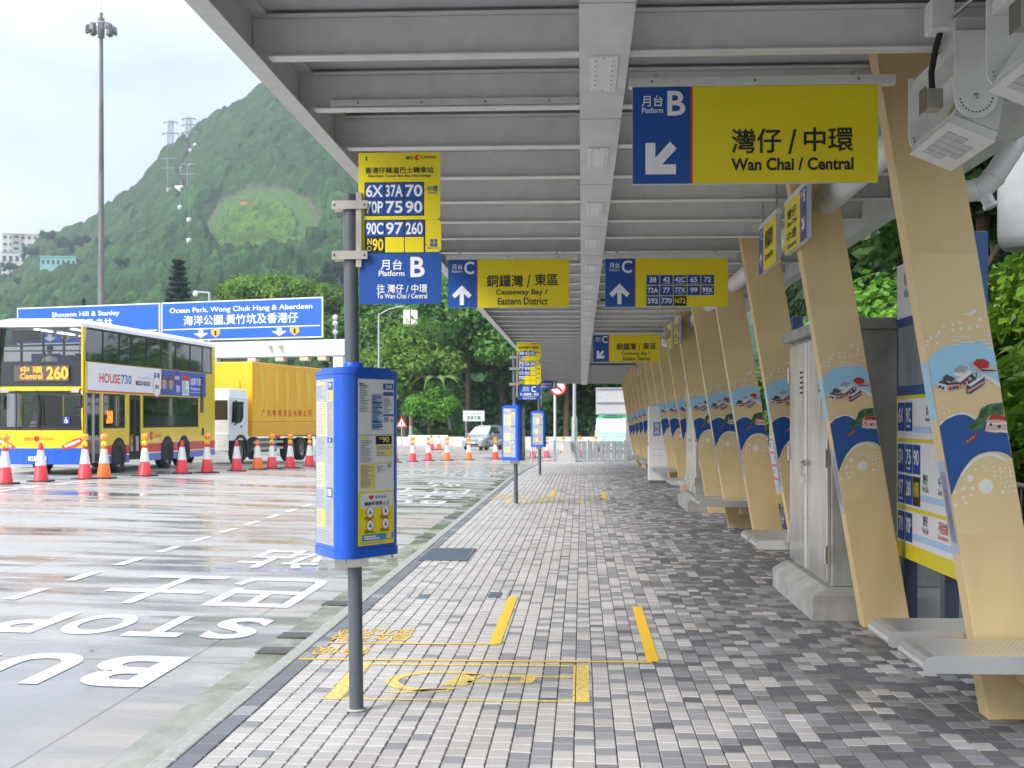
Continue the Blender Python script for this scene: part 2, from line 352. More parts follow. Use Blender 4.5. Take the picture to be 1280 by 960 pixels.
def pave():
    xs0 = -2.08+.13; V = []; Cc = []
    ncol = int((4.0-xs0)/PW)
    cols = [(-2.078, .122, .235, True)]+[(xs0+i*PW, PW-.0045, PL, False) for i in range(ncol)]
    X0, X1, Y0, Y1, CL = [], [], [], [], []
    for ci, (x, wd, ln, edge) in enumerate(cols):
        yend = 64.85 if x < 1.2 else 71.9
        y = -1.2+(rng.random()*ln if not edge else 0)
        ny = int((yend-y)/ln); yy = y+ln*np.arange(ny); xx = np.full(ny, x)
        cx = x+wd/2
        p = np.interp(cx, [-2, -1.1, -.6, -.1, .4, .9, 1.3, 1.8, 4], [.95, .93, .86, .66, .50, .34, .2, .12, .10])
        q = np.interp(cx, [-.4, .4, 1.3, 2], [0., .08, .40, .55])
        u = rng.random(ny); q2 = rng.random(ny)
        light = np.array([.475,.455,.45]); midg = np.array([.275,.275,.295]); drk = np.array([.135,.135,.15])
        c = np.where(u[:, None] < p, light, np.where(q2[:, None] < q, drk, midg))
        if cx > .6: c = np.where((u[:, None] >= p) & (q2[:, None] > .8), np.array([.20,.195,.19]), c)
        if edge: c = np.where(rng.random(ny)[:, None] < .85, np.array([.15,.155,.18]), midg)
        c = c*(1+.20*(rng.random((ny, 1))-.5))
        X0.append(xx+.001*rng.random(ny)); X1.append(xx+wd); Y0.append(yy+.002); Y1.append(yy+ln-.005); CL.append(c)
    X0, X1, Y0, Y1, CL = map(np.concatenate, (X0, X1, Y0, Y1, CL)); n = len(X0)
    t = np.clip((Y0-36)/36, 0, 1); gz = -.4*t*t*(3-2*t)
    z = gz+.0018*(rng.random(n)-.5); bv = .0045
    tl = .0025*(rng.random(n)-.5)
    v = np.zeros((n, 8, 3))
    for k, (a, b_) in enumerate(((0,0),(1,0),(1,1),(0,1))):
        xo = np.where(a, X1, X0); yo = np.where(b_, Y1, Y0)
        v[:, k] = np.stack([xo, yo, z-.010], 1)
        v[:, 4+k] = np.stack([xo+(-bv if a else bv), yo+(-.008 if b_ else .008), z+(tl if a else -tl)], 1)
    f = np.array([(4,5,6,7),(0,1,5,4),(1,2,6,5),(2,3,7,6),(3,0,4,7)])
    F = (np.arange(n)[:, None, None]*8+f[None]).reshape(-1, 4)
    me = bpy.data.meshes.new('paving'); me.vertices.add(n*8); me.vertices.foreach_set('co', v.ravel())
    me.loops.add(F.size); me.loops.foreach_set('vertex_index', F.ravel()); me.polygons.add(len(F))
    me.polygons.foreach_set('loop_start', np.arange(0, F.size, 4)); me.polygons.foreach_set('loop_total', np.full(len(F), 4))
    me.polygons.foreach_set('use_smooth', np.zeros(len(F), bool)); me.update(calc_edges=True)
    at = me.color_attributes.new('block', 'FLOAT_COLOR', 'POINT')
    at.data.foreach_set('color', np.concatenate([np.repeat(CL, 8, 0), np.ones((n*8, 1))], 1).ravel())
    m, nn, l, b = node_mat('paving_block'); g = nn.new('ShaderNodeNewGeometry').outputs['Position']
    a = nn.new('ShaderNodeAttribute'); a.attribute_name = 'block'
    d = ramp(nn, l, noise(nn, l, g, 1.1, detail=6), [(.3, (.86,.85,.83)), (.7, (1.06,1.06,1.06))])
    s = ramp(nn, l, noise(nn, l, g, 170, detail=3, rough=.8), [(.3, (.86,.86,.86)), (.7, (1.1,1.1,1.1))])
    st = ramp(nn, l, noise(nn, l, g, 3.1, detail=8, rough=.75, loc=(4, 2, 0)), [(.60, (1., 1., 1.)), (.74, (.80,.78,.75))])
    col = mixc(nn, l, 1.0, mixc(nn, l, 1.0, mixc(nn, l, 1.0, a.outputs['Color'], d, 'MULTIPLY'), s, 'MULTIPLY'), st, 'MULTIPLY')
    vo_ = nn.new('ShaderNodeTexVoronoi'); vo_.inputs['Scale'].default_value = 1.9; l.new(g, vo_.inputs['Vector'])     # trodden-in gum
    col = mixc(nn, l, mathn(nn, l, 'MULTIPLY', mathn(nn, l, 'LESS_THAN', vo_.outputs['Distance'], .034), .42), col, (.09,.085,.08))
    l.new(col, b.inputs['Base Color'])
    l.new(ramp(nn, l, noise(nn, l, g, .7, detail=5, loc=(1, 7, 0)), [(.35, .42), (.65, .68)]), b.inputs['Roughness'])
    bp = nn.new('ShaderNodeBump'); bp.inputs['Strength'].default_value = .18; bp.inputs['Distance'].default_value = .004
    l.new(noise(nn, l, g, 220, detail=4), bp.inputs['Height']); l.new(bp.outputs[0], b.inputs['Normal'])
    me.materials.append(m)
    o = bpy.data.objects.new('paving', me); COL.objects.link(o); struct(o)
pave()
mb = MB(); mb.sweep([(4.05,-.5),(9.5,-.5),(9.5,.12),(4.25,.12),(4.25,.15),(4.05,.15)], YS[:48], mat('planting_bed', (.05,.042,.03), .95, var=.4, scale=5)); struct(mb.build('planting_bed'))

# ---- road markings: BUS / STOP / 巴士 / 站, read from the far side
def half_turn(body, xr, xl, yn, yf, bold, off=0):
    v, f = glyphs(body, bold, 10); mb = MB()
    pts = []
    for a, b_, c_ in v:
        x = xr-(xr-xl)*a; y = yf-(yf-yn)*b_+off; pts.append((x, y, RD(x, y)+.005+c_*.003))
    mb.add(pts, f, RW); return mb
for off in (0, 19.4, 34):
    for body, xr, xl, yn, yf, bo in (('B',-2.99,-3.58,8.85,10.0,.03),('U',-3.72,-4.30,8.85,10.0,.03),('S',-4.42,-4.98,8.85,10.0,.03),
            ('S',-2.79,-3.24,10.85,12.0,.03),('T',-3.38,-3.86,10.85,12.0,.03),('O',-3.96,-4.50,10.85,12.0,.03),('P',-4.62,-5.08,10.85,12.0,.03),
            ('巴',-2.85,-3.80,12.7,14.9,.022),('士',-3.95,-4.95,12.7,14.9,.022),('站',-3.3,-4.32,15.9,18.0,.022)):
        half_turn(body, xr, xl, yn, yf, bo, off).build('road_marking')['kind'] = 'structure'
def strip(name, m, quads, dz=.006, base=None):
    mb = MB()
    for q in quads: mb.add([(x, y, (base or RD)(x, y)+dz) for x, y in q], [(0,1,2,3)], m)
    return struct(mb.build(name))
strip('lane_dashes', RW, [[(-5.55,y),(-5.68,y),(-5.68,y+.85),(-5.55,y+.85)] for y in [11.15+1.53*i for i in range(30)]])
strip('edge_line', RW, [[(-12.9,y),(-13.1,y),(-13.1,y+1.9),(-12.9,y+1.9)] for y in [24+2*i for i in range(6)]]+
      [[(-13.6,30.0),(-12.5,33.6),(-12.3,33.6),(-13.3,30.0)]])
def platf(x, y): return G(y)
def pl(name, m, rects, off, dz=.0035):
    q = [[(x0, y+off) if k in (0,) else p for k, p in enumerate([(x0,y+off),(x1,y+off),(x1,y2+off),(x0,y2+off)])] for x0, y, x1, y2 in rects]
    return strip(name, m, q, dz, platf)
for off in (0, 19.4):
    if True:
        pl('queue_line', YP, [(-2.06,9.50,.50,9.55),(.47,9.551,.56,12.35),(-1.98,10.20,-.66,10.245),(-.72,10.2455,-.63,13.0)], off, .0042)
        pl('wheelchair_bay', YPF, [(-1.49,9.33,-.06,9.39),(-1.49,8.16,-.06,8.205),(-1.62,8.16,-1.493,9.39),(-.057,8.16,.05,9.39)], off)
        mb = MB()                              # reclining wheelchair symbol, drawn long for the driver's eye
        def Z(pts, m=YPF): mb.add([(x, y+off, G(y+off)+.0038) for x, y in pts], [tuple(range(len(pts)))], m)
        ring = [(-.95+.36*math.cos(a), 8.78+.36*math.sin(a)) for a in [R_(t) for t in range(40, 300, 13)]]
        ri = [(-.95+.27*math.cos(a), 8.78+.27*math.sin(a)) for a in [R_(t) for t in range(40, 300, 13)]]
        for i in range(len(ring)-1): Z([ring[i], ring[i+1], ri[i+1], ri[i]])
        Z([(-.93,8.62),(-.76,8.62),(-.66,9.02),(-.83,9.02)]); Z([(-.66,8.92),(-.30,8.92),(-.30,9.02),(-.66,9.02)])
        Z([(-.42,8.72),(-.33,8.72),(-.30,8.919),(-.40,8.919)]); Z([(-.76,8.72),(-.42,8.72),(-.42,8.79),(-.76,8.79)])
        Z([(-.13+.08*math.cos(t*.52), 8.95+.05*math.sin(t*.52)) for t in range(12)]); Z([(-.30,8.925),(-.205,8.925),(-.205,8.985),(-.30,8.985)])
        Z([(-1.28,8.40),(-1.18,8.36),(-.80,8.52),(-.80,8.58)])
        struct(mb.build('wheelchair_symbol'))
        for body, xa, xb, ya, yb in (('輪候', -2.03, -1.60, 9.70, 10.05), ('優先排隊', -2.0, -1.36, 10.33, 10.92)):
            v, f = glyphs(body, 0); mb = MB(); mb.add([(xb-(xb-xa)*a, yb+off-(yb-ya)*c, G(yb+off)+.0042+d*.003) for a, c, d in v], f, YP); struct(mb.build('queue_lettering'))

# gutter drains and platform covers
IRON = mat('cast_iron', (.13,.13,.135), .45, metal=.4, var=.3, scale=12)
def drain(x, y, wx, wy, z, name, label, m=IRON, bars=5):
    t = thing(name, label, 'drain' if name == 'drain_grate' else 'cover', (x, y, z)); mb = MB()
    mb.box(-wx/2, wx/2, -wy/2, wy/2, -.05, .003, BLK)
    for i in range(bars):
        a = -wy/2+wy*(i+.15)/bars; mb.box(-wx/2, wx/2, a, a+wy/bars*.5, .0035, .012, m)
    for a in (-wx/2-.022, wx/2): mb.box(a, a+.022, -wy/2, wy/2, .004, .0125, m)
    mb.build('grate', t); return t
for x, y, lb in ((-2.40,10.36,'black iron drain grate in the gutter, the one nearest the camera'),(-2.40,11.1,'black iron drain grate just past the nearest one in the gutter'),(-2.41,13.05,'black iron drain grate in the gutter level with the painted 巴 character'),
                 (-2.41,20.4,'iron drain grate in the gutter between the painted stop names'),(-2.41,24.6,'far iron drain grate in the gutter before the second bus stop pole')):
    drain(x, y, .27, .28, RD(x, y)+.006, 'drain_grate', lb)
GRB = mat('cover_steel', (.20,.25,.32), .3, metal=.7, var=.2, scale=30)  # bluish reflection is put into the steel colour
drain(-1.72, 17.0, .56, 1.5, .002, 'service_cover', 'grey ribbed steel service cover in the pale paving beside the kerb', GRB, 34)
mb = MB()
for x0, x1, y0, y1 in ((-1.72,-.72,12.75,12.77),(-1.72,-.72,13.5,13.52),(-1.72,-1.70,12.77,13.5),(-.74,-.72,12.77,13.5),(-1.60,-1.5,12.8,13.1),(-.92,-.80,12.9,13.3)): mb.box(x0, x1, y0, y1, 0, .006, GALV if x1-x0 > .5 or y1-y0 > .5 else GRB)
tag(mb.build('manhole_frame'), 'thin steel manhole frame set flush in the pale paving', 'manhole')

# ================================================================ far hill
def hill():
    U = np.arange(-330, 1250, 1.9); nu = len(U); nd = 330
    tt = np.linspace(0, 1, nd); D = 150+570*tt
    vo = np.interp(U, [-330,-100,0,48,100,137,172,206,247,285,330,380,430,500,600,700,800,1000,1250],
                      [395,365,338,304,284,254,226,189,158,130,106,88,80,96,150,230,310,410,450])
    zr = 1.75+(524-vo)/1650*720
    base = -.9
    Z = base+(zr[None]-base)*tt[:, None]*D[:, None]/720
    yaw = math.atan(87/1650); cs, sn = math.cos(yaw), math.sin(yaw)
    Lt = (U[None]-640)/1650*D[:, None]; DD = np.repeat(D[:, None], nu, 1)
    X = -sn*DD+cs*Lt; Y = cs*DD+sn*Lt
    def worley(cell, seed):
        r = np.random.default_rng(seed); H = 512; jx = r.random((H, H)); jy = r.random((H, H)); hh = r.random((H, H))
        px, py = X/cell, Y/cell; ix, iy = np.floor(px).astype(int), np.floor(py).astype(int)
        best = np.full(X.shape, 9.); val = np.zeros(X.shape)
        for a in (-1, 0, 1):
            for b in (-1, 0, 1):
                cx, cy = ix+a, iy+b; qx = cx+jx[cx % H, cy % H]; qy = cy+jy[cx % H, cy % H]
                d = (px-qx)**2+(py-qy)**2; k = d < best
                best = np.where(k, d, best); val = np.where(k, hh[cx % H, cy % H], val)
        return np.sqrt(best), val
    d1, h1 = worley(8.0, 1); d2, h2 = worley(3.6, 2); d3, h3 = worley(38, 3)
    bump = np.sqrt(np.clip(1-(d1/.85)**2, 0, 1))*(3.4+5.2*h1)+np.sqrt(np.clip(1-(d2/.8)**2, 0, 1))*(1.2+2.0*h2)+9*(h3-.5)*np.clip(1-d3, 0, 1)
    vv = 524-(Z-1.75)*1650/DD                                   # screen-free parameter: angle up the slope
    ex, ey = (U[None]-330)/66, (vv-282)/48
    wob = .16*(h1-.5)+.10*(h3-.5)+.07*np.sin(ex*9+1)*np.cos(ey*7)
    lawn = ex**2+ey**2+wob; inl = lawn < 1; ring = (lawn >= 1) & (lawn < 1.14+.2*(h3-.3))
    upper = np.clip((tt[:, None]-.62)/.3, 0, 1)
    bump = bump*(1-.30*upper)
    shrubs = inl & (((ex+.1)/.72)**2+((ey-.1)/.75)**2 < 1) & (np.sin(ey*24+ex*3) > -.5)
    bump = bump*np.clip((lawn-1.0)/.7, .12, 1)
    bump = np.where(ring, .2, np.where(inl, np.where(shrubs, 1.2+1.4*np.sin(ey*24+ex*3)*.5+h2, .3), bump))
    path = (np.abs(U[None]-(231-.10*(vv-200)+6*np.sin(vv/9))) < 2.2) & (vv < 268) & (vv > 165)
    bump = np.where(path, .3, bump)
    bump = bump*np.clip(tt[:, None]*8, .1, 1)
    Z2 = Z+bump-4*upper
    r = np.random.default_rng(5)
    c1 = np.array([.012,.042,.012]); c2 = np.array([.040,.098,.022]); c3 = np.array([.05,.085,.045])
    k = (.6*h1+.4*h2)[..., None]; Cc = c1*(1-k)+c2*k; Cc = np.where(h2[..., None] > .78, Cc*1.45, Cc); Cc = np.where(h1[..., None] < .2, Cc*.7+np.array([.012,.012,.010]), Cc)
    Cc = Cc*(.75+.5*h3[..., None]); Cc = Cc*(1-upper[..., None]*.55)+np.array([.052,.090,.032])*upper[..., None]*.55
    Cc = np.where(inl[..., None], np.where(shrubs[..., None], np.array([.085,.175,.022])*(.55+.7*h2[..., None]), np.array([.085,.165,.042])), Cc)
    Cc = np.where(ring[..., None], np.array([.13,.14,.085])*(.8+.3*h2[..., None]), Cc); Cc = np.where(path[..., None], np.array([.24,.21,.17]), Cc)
    co = np.stack([X, Y, Z2], -1).reshape(-1, 3)
    i = np.arange(nd-1)[:, None]*nu+np.arange(nu-1)[None]; i = i.ravel()
    F = np.stack([i, i+1, i+nu+1, i+nu], 1)
    # back slope
    me = bpy.data.meshes.new('hill'); me.vertices.add(len(co)); me.vertices.foreach_set('co', co.ravel())
    me.loops.add(F.size); me.loops.foreach_set('vertex_index', F.ravel()); me.polygons.add(len(F))
    me.polygons.foreach_set('loop_start', np.arange(0, F.size, 4)); me.polygons.foreach_set('loop_total', np.full(len(F), 4))
    me.polygons.foreach_set('use_smooth', np.ones(len(F), bool)); me.update(calc_edges=True)
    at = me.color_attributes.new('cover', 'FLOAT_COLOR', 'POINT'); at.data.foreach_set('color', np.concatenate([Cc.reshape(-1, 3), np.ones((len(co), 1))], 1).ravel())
    m, n, l, b = node_mat('hill_forest'); g = n.new('ShaderNodeNewGeometry').outputs['Position']
    a = n.new('ShaderNodeAttribute'); a.attribute_name = 'cover'
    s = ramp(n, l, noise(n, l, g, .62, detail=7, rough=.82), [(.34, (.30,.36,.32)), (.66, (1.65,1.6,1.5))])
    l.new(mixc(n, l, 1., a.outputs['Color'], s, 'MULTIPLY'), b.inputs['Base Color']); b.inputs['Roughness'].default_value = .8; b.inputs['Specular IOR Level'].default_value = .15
    bp = n.new('ShaderNodeBump'); bp.inputs['Strength'].default_value = .9; bp.inputs['Distance'].default_value = 1.2
    l.new(noise(n, l, g, 1.3, detail=6, rough=.75), bp.inputs['Height']); l.new(bp.outputs[0], b.inputs['Normal'])
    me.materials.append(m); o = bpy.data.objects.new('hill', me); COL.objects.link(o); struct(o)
    def at_uv(u, v):                                            # a spot on the slope
        j = int(round((u+330)/1.9)); q = int(np.argmin(np.abs(vv[:, j]-v))); return Vector((X[q, j], Y[q, j], Z2[q, j]))
    return at_uv
hill_at = hill()
# humid air
mb = MB(); mb.box(-1500, 1500, -120, 900, -3, 330, None)
hz = mb.build('haze'); hz['kind'] = 'stuff'; hz['label'] = 'thin humid haze over the whole valley'
hm = bpy.data.materials.new('haze_air'); hm.use_nodes = True; n = hm.node_tree.nodes; n.remove(n['Principled BSDF'])
pv = n.new('ShaderNodeVolumePrincipled'); pv.inputs['Density'].default_value = .00040; pv.inputs['Color'].default_value = (.72,.86,1,1); pv.inputs['Anisotropy'].default_value = .2
hm.node_tree.links.new(pv.outputs[0], n['Material Output'].inputs['Volume'])
hz.data.materials.clear(); hz.data.materials.append(hm)
# ================================================================ CANOPY
JB = 3.70                                     # underside of the joists above the paving
CY = [y for y in YS if y <= 61.6]; YE = CY[-1]
can = thing('canopy', 'long grey steel platform canopy with close cross joists and a central cable tray', 'canopy', (0, 0, 0))
mb = MB(); mb.sweep([(-1.80,3.955),(2.85,3.955),(2.85,4.03),(-1.80,4.03)], CY, CAND); mb.build('roof_deck', can)
mb = MB(); mb.sweep([(-1.81,3.66),(-1.70,3.66),(-1.70,3.672),(-1.785,3.684),(-1.785,3.93),(-1.70,3.94),(-1.70,3.95),(-1.81,3.95)], CY, CANL)
mb.build('edge_beam', can)
mb = MB(); mb.sweep([(2.72,3.60),(2.88,3.60),(2.88,3.95),(2.86,3.95),(2.86,3.62),(2.74,3.62),(2.74,3.95),(2.72,3.95)], CY, CAN); mb.build('edge_girder', can)
mb = MB()
mb.box(-1.783, 2.718, -.008, .008, JB+.013, JB+.222, CAN); mb.box(-1.69, 2.718, -.055, .055, JB, JB+.012, CAN); mb.box(-1.69, 2.718, -.055, .055, JB+.2225, JB+.235, CAN)
j0 = mb.build('joist', can, bevel=.004)
JY = []; y = -.1
while y < YE-.3: JY.append(y); y += 1.197
for i, y in enumerate(JY):
    o = j0 if i == 0 else j0.copy()
    if i: COL.objects.link(o); o.parent = can
    o.location = (0, y, G(y))
mb = MB(); mb.sweep([(-.012,3.672),(.252,3.672),(.252,3.697),(-.012,3.697)], [y for y in CY], TRAY); tray = mb.build('cable_tray', can)
mb = MB(); mb.box(.045,.195,-.36,.36,-.010,-.001,PLATE); mb.box(.062,.085,-.34,.34,-.0135,-.0105,WHT); mb.box(.155,.178,-.34,.34,-.0135,-.0105,WHT)
for k in range(7):
    for x in (.0735, .1665): mb.ball((x, -.3+.1*k, -.0135), (.006,.006,.004), SCREW, 6, 4)
for x, yy in ((.12,-.345),(.12,.345)): mb.ball((x, yy, -.010), (.006,.006,.004), SCREW, 6, 4)
p0 = mb.build('access_plate', tray)
for i in range(26):
    y = 7.35+2.36*i
    if y > YE-1: break
    o = p0 if i == 0 else p0.copy()
    if i: COL.objects.link(o); o.parent = tray
    o.location = (0, y, 3.672+G(y))
for i in range(23): y = 6.1+2.36*i; mb = MB(); mb.box(-.014,.254,y,y+.012,3.669+G(y),3.674+G(y),STLB); mb.build('tray_joint', tray)
mb = MB()                                      # round longitudinal rail over the columns
mb.tube([(2.06, y, 3.575+G(y)) for y in CY[::2]], .10, CAN, 20); mb.build('round_rail', can)
mb = MB(); mb.box(-1.58,-.02,8.22,8.28,3.715,3.755,CANL)
for x in (-1.4,-1.0,-.6,-.2): mb.ball((x,8.22,3.735),.007,SCREW,6,4)
mb.build('lighting_rail', can)
for y in (21.4, 29.6, 45): mb = MB(); mb.box(.3,1.9,y,y+.05,3.66+G(y),3.70+G(y),BLK); mb.build('cable_duct', can)

# ================================================================ COLUMNS
PITCH = 3.4; CY0 = 7.84; NC = 16
def xl(z): return 2.37-.166*z                 # left edge of a leaning column
CW, CT = .392, .18
SKY = mat('mural_light_blue', (.33,.60,.78), .42, var=.03); NAV = mat('mural_blue', (.008,.075,.30), .42, var=.05); MWH = mat('mural_white', (.74,.72,.66), .42)
MGR = mat('mural_green', (.05,.16,.05), .5, var=.4, scale=30); MGD = mat('mural_dark_green', (.02,.07,.03), .5); MPK = mat('mural_pink', (.66,.42,.38), .5); MRD = mat('mural_red', (.45,.02,.025), .5)
MNV = mat('mural_slate', (.05,.06,.10), .5); MLV = mat('mural_lavender_sheen', (.42,.46,.58), .42); MOR = mat('mural_orange', (.75,.35,.02), .5); MBU = mat('mural_bus_blue', (.02,.07,.30), .5); MGY = mat('mural_grey', (.35,.34,.36), .5)
FILM = mat('mural_film', (.72,.545,.285), .26, var=.04, scale=2)
def column(loc, label):
    t = thing('canopy_column', label, 'column', loc, 0, 'leaning tan columns along the canopy')
    mb = MB(); h = 3.945
    mb.hexa([(xl(-.03),0,-.03),(xl(-.03)+CW,0,-.03),(xl(-.03)+CW,CT,-.03),(xl(-.03),CT,-.03),(xl(h),0,h),(xl(h)+CW,0,h),(xl(h)+CW,CT,h),(xl(h),CT,h)], TAN)
    mb.build('post', t, bevel=.006)
    mb = MB()
    def P(px, py, k):
        s = (px-24-.173*py)/(308+.014*py); z = 1.75+(524-390-py/3.84)/213.
        return (xl(z)+CW*min(max(s, .004), .996), -.0012*k-.0018, z)
    def poly(pts, m, k=1): mb.add([P(x, y, k) for x, y in pts], [tuple(range(len(pts)))], m)
    def dot(x, y, r, m=MWH, k=1, n=10): poly([(x+r*math.cos(6.2832*i/n), y+r*math.sin(6.2832*i/n)) for i in range(n)], m, k)
    poly([(64,226),(80,208),(100,190),(125,174),(150,162),(185,153),(220,150),(255,143),(290,141),(320,150),(345,160),(362,176),(372,215),(380,255),(388,300),(397,350),(370,326),(350,318),(320,305),(290,312),(250,322),(180,328),(130,338),(92,364),(80,310)], SKY)
    poly([(300,302),(330,302),(362,318),(396,342),(400,366),(375,350),(350,330),(325,318)], MWH, 2)
    for y, x0, x1, b in ((104,290,348,6),(112,318,350,5),(128,150,215,7),(122,165,255,-6),(140,160,290,5),(133,230,330,6),(150,148,200,5),(146,300,356,5),(170,318,360,4)):
        poly([(x0,y),((x0+x1)/2,y+b),(x1,y+2),(x1,y+7),((x0+x1)/2,y+b+6)], MWH, 2)
    poly([(200,20),(228,8),(250,4),(262,-4),(284,-18),(276,4),(262,20),(244,22),(238,14),(222,14)], MWH)
    for x, y in ((135,68),(176,60),(207,54),(176,88),(213,84),(250,79),(288,72),(297,38),(113,100),(103,118),(76,124),(62,142),(108,149)): dot(x, y, 8.5)
    for x, y in ((58,160),(96,170),(132,461),(141,485),(166,478)): dot(x, y, 4.5)
    mb.add([(xl(z)+d_, -.0016, z) for z, d_ in ((1.07,.003),(1.07,CW-.003),(2.72,CW-.003),(2.72,.003))], [(0,1,2,3)], FILM)
    # stilt houses
    poly([(108,350),(120,336),(155,346),(150,384),(112,372)], MWH, 3); poly([(112,336),(140,326),(160,344),(150,350),(118,342)], MNV, 4)
    poly([(150,350),(212,346),(218,372),(152,385)], MPK, 3); poly([(146,342),(208,336),(214,347),(152,352)], MNV, 4)
    poly([(132,318),(150,300),(190,318),(176,334),(140,330)], MNV, 4); poly([(170,334),(190,318),(194,330),(176,345)], MGY, 4)
    poly([(186,276),(214,256),(250,266),(226,290),(190,288)], MGY, 4); poly([(178,292),(226,290),(222,312),(186,306)], MWH, 3)
    poly([(196,326),(250,282),(268,290),(204,344)], MWH, 4); poly([(212,342),(262,300),(290,292),(286,326),(250,350),(218,370)], MNV, 3); poly([(216,350),(246,330),(250,350),(220,370)], MPK, 5)
    for x, y, m in ((120,360,MRD),(135,366,MBU),(168,368,MRD),(185,364,MBU),(200,362,MRD),(232,344,MRD),(258,322,MPK),(270,312,MGD),(276,306,MWH)): poly([(x-6,y-7),(x+6,y-8),(x+6,y+7),(x-6,y+8)], m, 6)
    poly([(242,352),(300,322),(322,308),(326,346),(262,394),(243,390)], MBU, 7); poly([(244,352),(300,316),(322,305),(320,314),(262,358)], MWH, 8); poly([(246,376),(326,330),(326,338),(248,388)], MOR, 8)
    poly([(254,240),(290,250),(340,262),(378,268),(376,288),(345,292),(300,288),(268,268)], MPK, 5); poly([(268,250),(286,228),(320,228),(344,244),(340,268),(300,276)], MRD, 6); poly([(300,276),(376,280),(374,285),(312,286)], MNV, 7)
    # islands and temple in the dark sea
    poly([(118,545),(135,524),(150,512),(200,492),(225,489),(250,494),(280,515),(330,525),(430,556),(444,620),(460,702),(440,684),(420,675),(395,669),(370,668),(340,671),(310,680),(284,696),(260,720),(236,752),(220,780),(205,815),(195,840),(180,880),(160,770),(140,660)], NAV)
    poly([(121,536),(160,502),(200,486),(225,483),(250,487),(290,502),(318,512),(318,522),(284,517),(250,496),(225,491),(200,494),(152,515),(119,548)], MWH, 2)
    poly([(240,567),(262,545),(275,530),(300,500),(310,465),(330,452),(350,442),(410,435),(418,492),(350,497),(335,520),(325,560),(280,568)], MGR, 3)
    poly([(300,505),(318,470),(345,455),(340,480),(318,512)], MGD, 4); poly([(250,560),(285,530),(300,540),(270,562)], MGD, 4); poly([(360,455),(400,445),(405,470),(370,478)], MGD, 4)
    poly([(330,572),(338,528),(345,505),(425,505),(437,582),(400,576),(380,580)], MPK, 5); poly([(345,518),(360,492),(421,497),(428,522),(390,516)], MRD, 6)
    poly([(336,532),(430,528),(432,538),(336,543)], MWH, 7); dot(356,540,7,MGD,8); dot(396,549,8,MGD,8); poly([(345,566),(430,566),(436,580),(345,572)], MWH, 7)
    poly([(228,632),(240,626),(268,600),(284,588),(294,572),(297,584),(286,606),(262,622),(245,632)], MRD, 3)
    for x, y in ((252,618),(264,610),(276,600)): dot(x, y, 4, MOR, 4, 6)
    # moon and dots
    poly([(222,784),(240,750),(262,720),(288,698),(315,686),(345,677),(370,675),(405,684),(438,716),(410,706),(370,690),(335,694),(310,703),(286,718),(262,742),(240,772),(232,790)], MWH, 2)
    dot(342,835,35,n=22); dot(266,798,17); dot(278,846,10); dot(273,877,9); dot(237,888,8); dot(249,916,9); dot(199,925,9); dot(193,862,6); dot(419,863,10)
    poly([(218,852),(246,824),(246,846),(238,856)], MWH)
    for x, y in ((328,737),(343,758),(375,742),(381,765),(381,785),(405,751),(427,747),(451,744),(409,770),(431,766),(455,763),(412,793),(434,788),(457,785),(413,820),(437,815),(460,812),(432,838),(453,834),(476,830),(452,862),(474,857),(292,755),(414,764)): dot(x, y, 5, n=8)
    # wrap onto the narrow platform-side edge; its lavender is reflected light painted in
    def E(z0, z1, y0, y1, m): mb.add([(xl(z0)-.0015,y0,z0),(xl(z0)-.0015,y1,z0),(xl(z1)-.0015,y1,z1),(xl(z1)-.0015,y0,z1)], [(0,1,2,3)], m)
    E(1.74,2.08,.006,.17,SKY); E(.95,1.50,.006,.17,MLV); E(1.02,1.44,.03,.14,MLV)
    mb.build('mural', t); return t
c0 = None
for i in range(NC):
    y = CY0+PITCH*i
    lab = ('first' if i == 0 else ORD[i] if i else '')
    L = 'nearest leaning tan column, with the large harbour mural, behind the near bench' if i == 0 else f'{lab} leaning tan mural column counted from the near end of the canopy'
    if c0 is None: c0 = column((0, y, G(y)), L)
    else: dup(c0, (0, y, G(y)), label=L)
# ================================================================ BENCHES
PERF = mat('perforation_shadow', (.42,.42,.42), .4, metal=.8)
def bench(loc, label):
    t = thing('bench', label, 'bench', loc, 0, 'steel benches bolted to the columns')
    for yy in (-.60, .21):
        mb = MB(); w_, l0, l1 = .56, 1.84, 3.25
        prof = [(l0+.03,.375),(l0+.006,.385),(l0,.41),(l0+.004,.435),(l0+.03,.462),(l0+.07,.472),(l1,.472),(l1,.375)]
        mb.prism(prof, 'y', yy, yy+w_, STL)
        for a in range(46):
            for b in range(16):
                x = l0+.09+a*.029+(.0145 if b % 2 else 0); y = yy+.05+b*.0305
                mb.add([(x-.0045,y-.0045,.4735),(x+.0045,y-.0045,.4735),(x+.0045,y+.0045,.4735),(x-.0045,y+.0045,.4735)], [(0,1,2,3)], PERF)
        mb.build('seat', t, bevel=.03, seg=3)
    mb = MB(); mb.box(2.52,2.98,-.30,-.003,.23,.374,TAN); mb.box(2.52,2.98,CT+.003,.62,.23,.374,TAN); mb.build('bracket', t, bevel=.012)
    return t
b0 = None
BL = {0:'near stainless steel bench in the right foreground, round the nearest column',2:'stainless steel bench beside the near steel-doored cabinet',4:'stainless steel bench just beyond the second info board',
      6:'stainless steel bench between the far cabinet and the white cabinet',8:'stainless steel bench beside the tall white cabinet',10:'third stainless steel bench from the far end',12:'second to last steel bench from the far end',14:'last steel bench at the far end of the canopy'}
for i in range(0, NC, 2):
    y = CY0+PITCH*i; L = BL[i]
    if b0 is None: b0 = bench((0, y, G(y)), L)
    else: dup(b0, (0, y, G(y)), label=L)

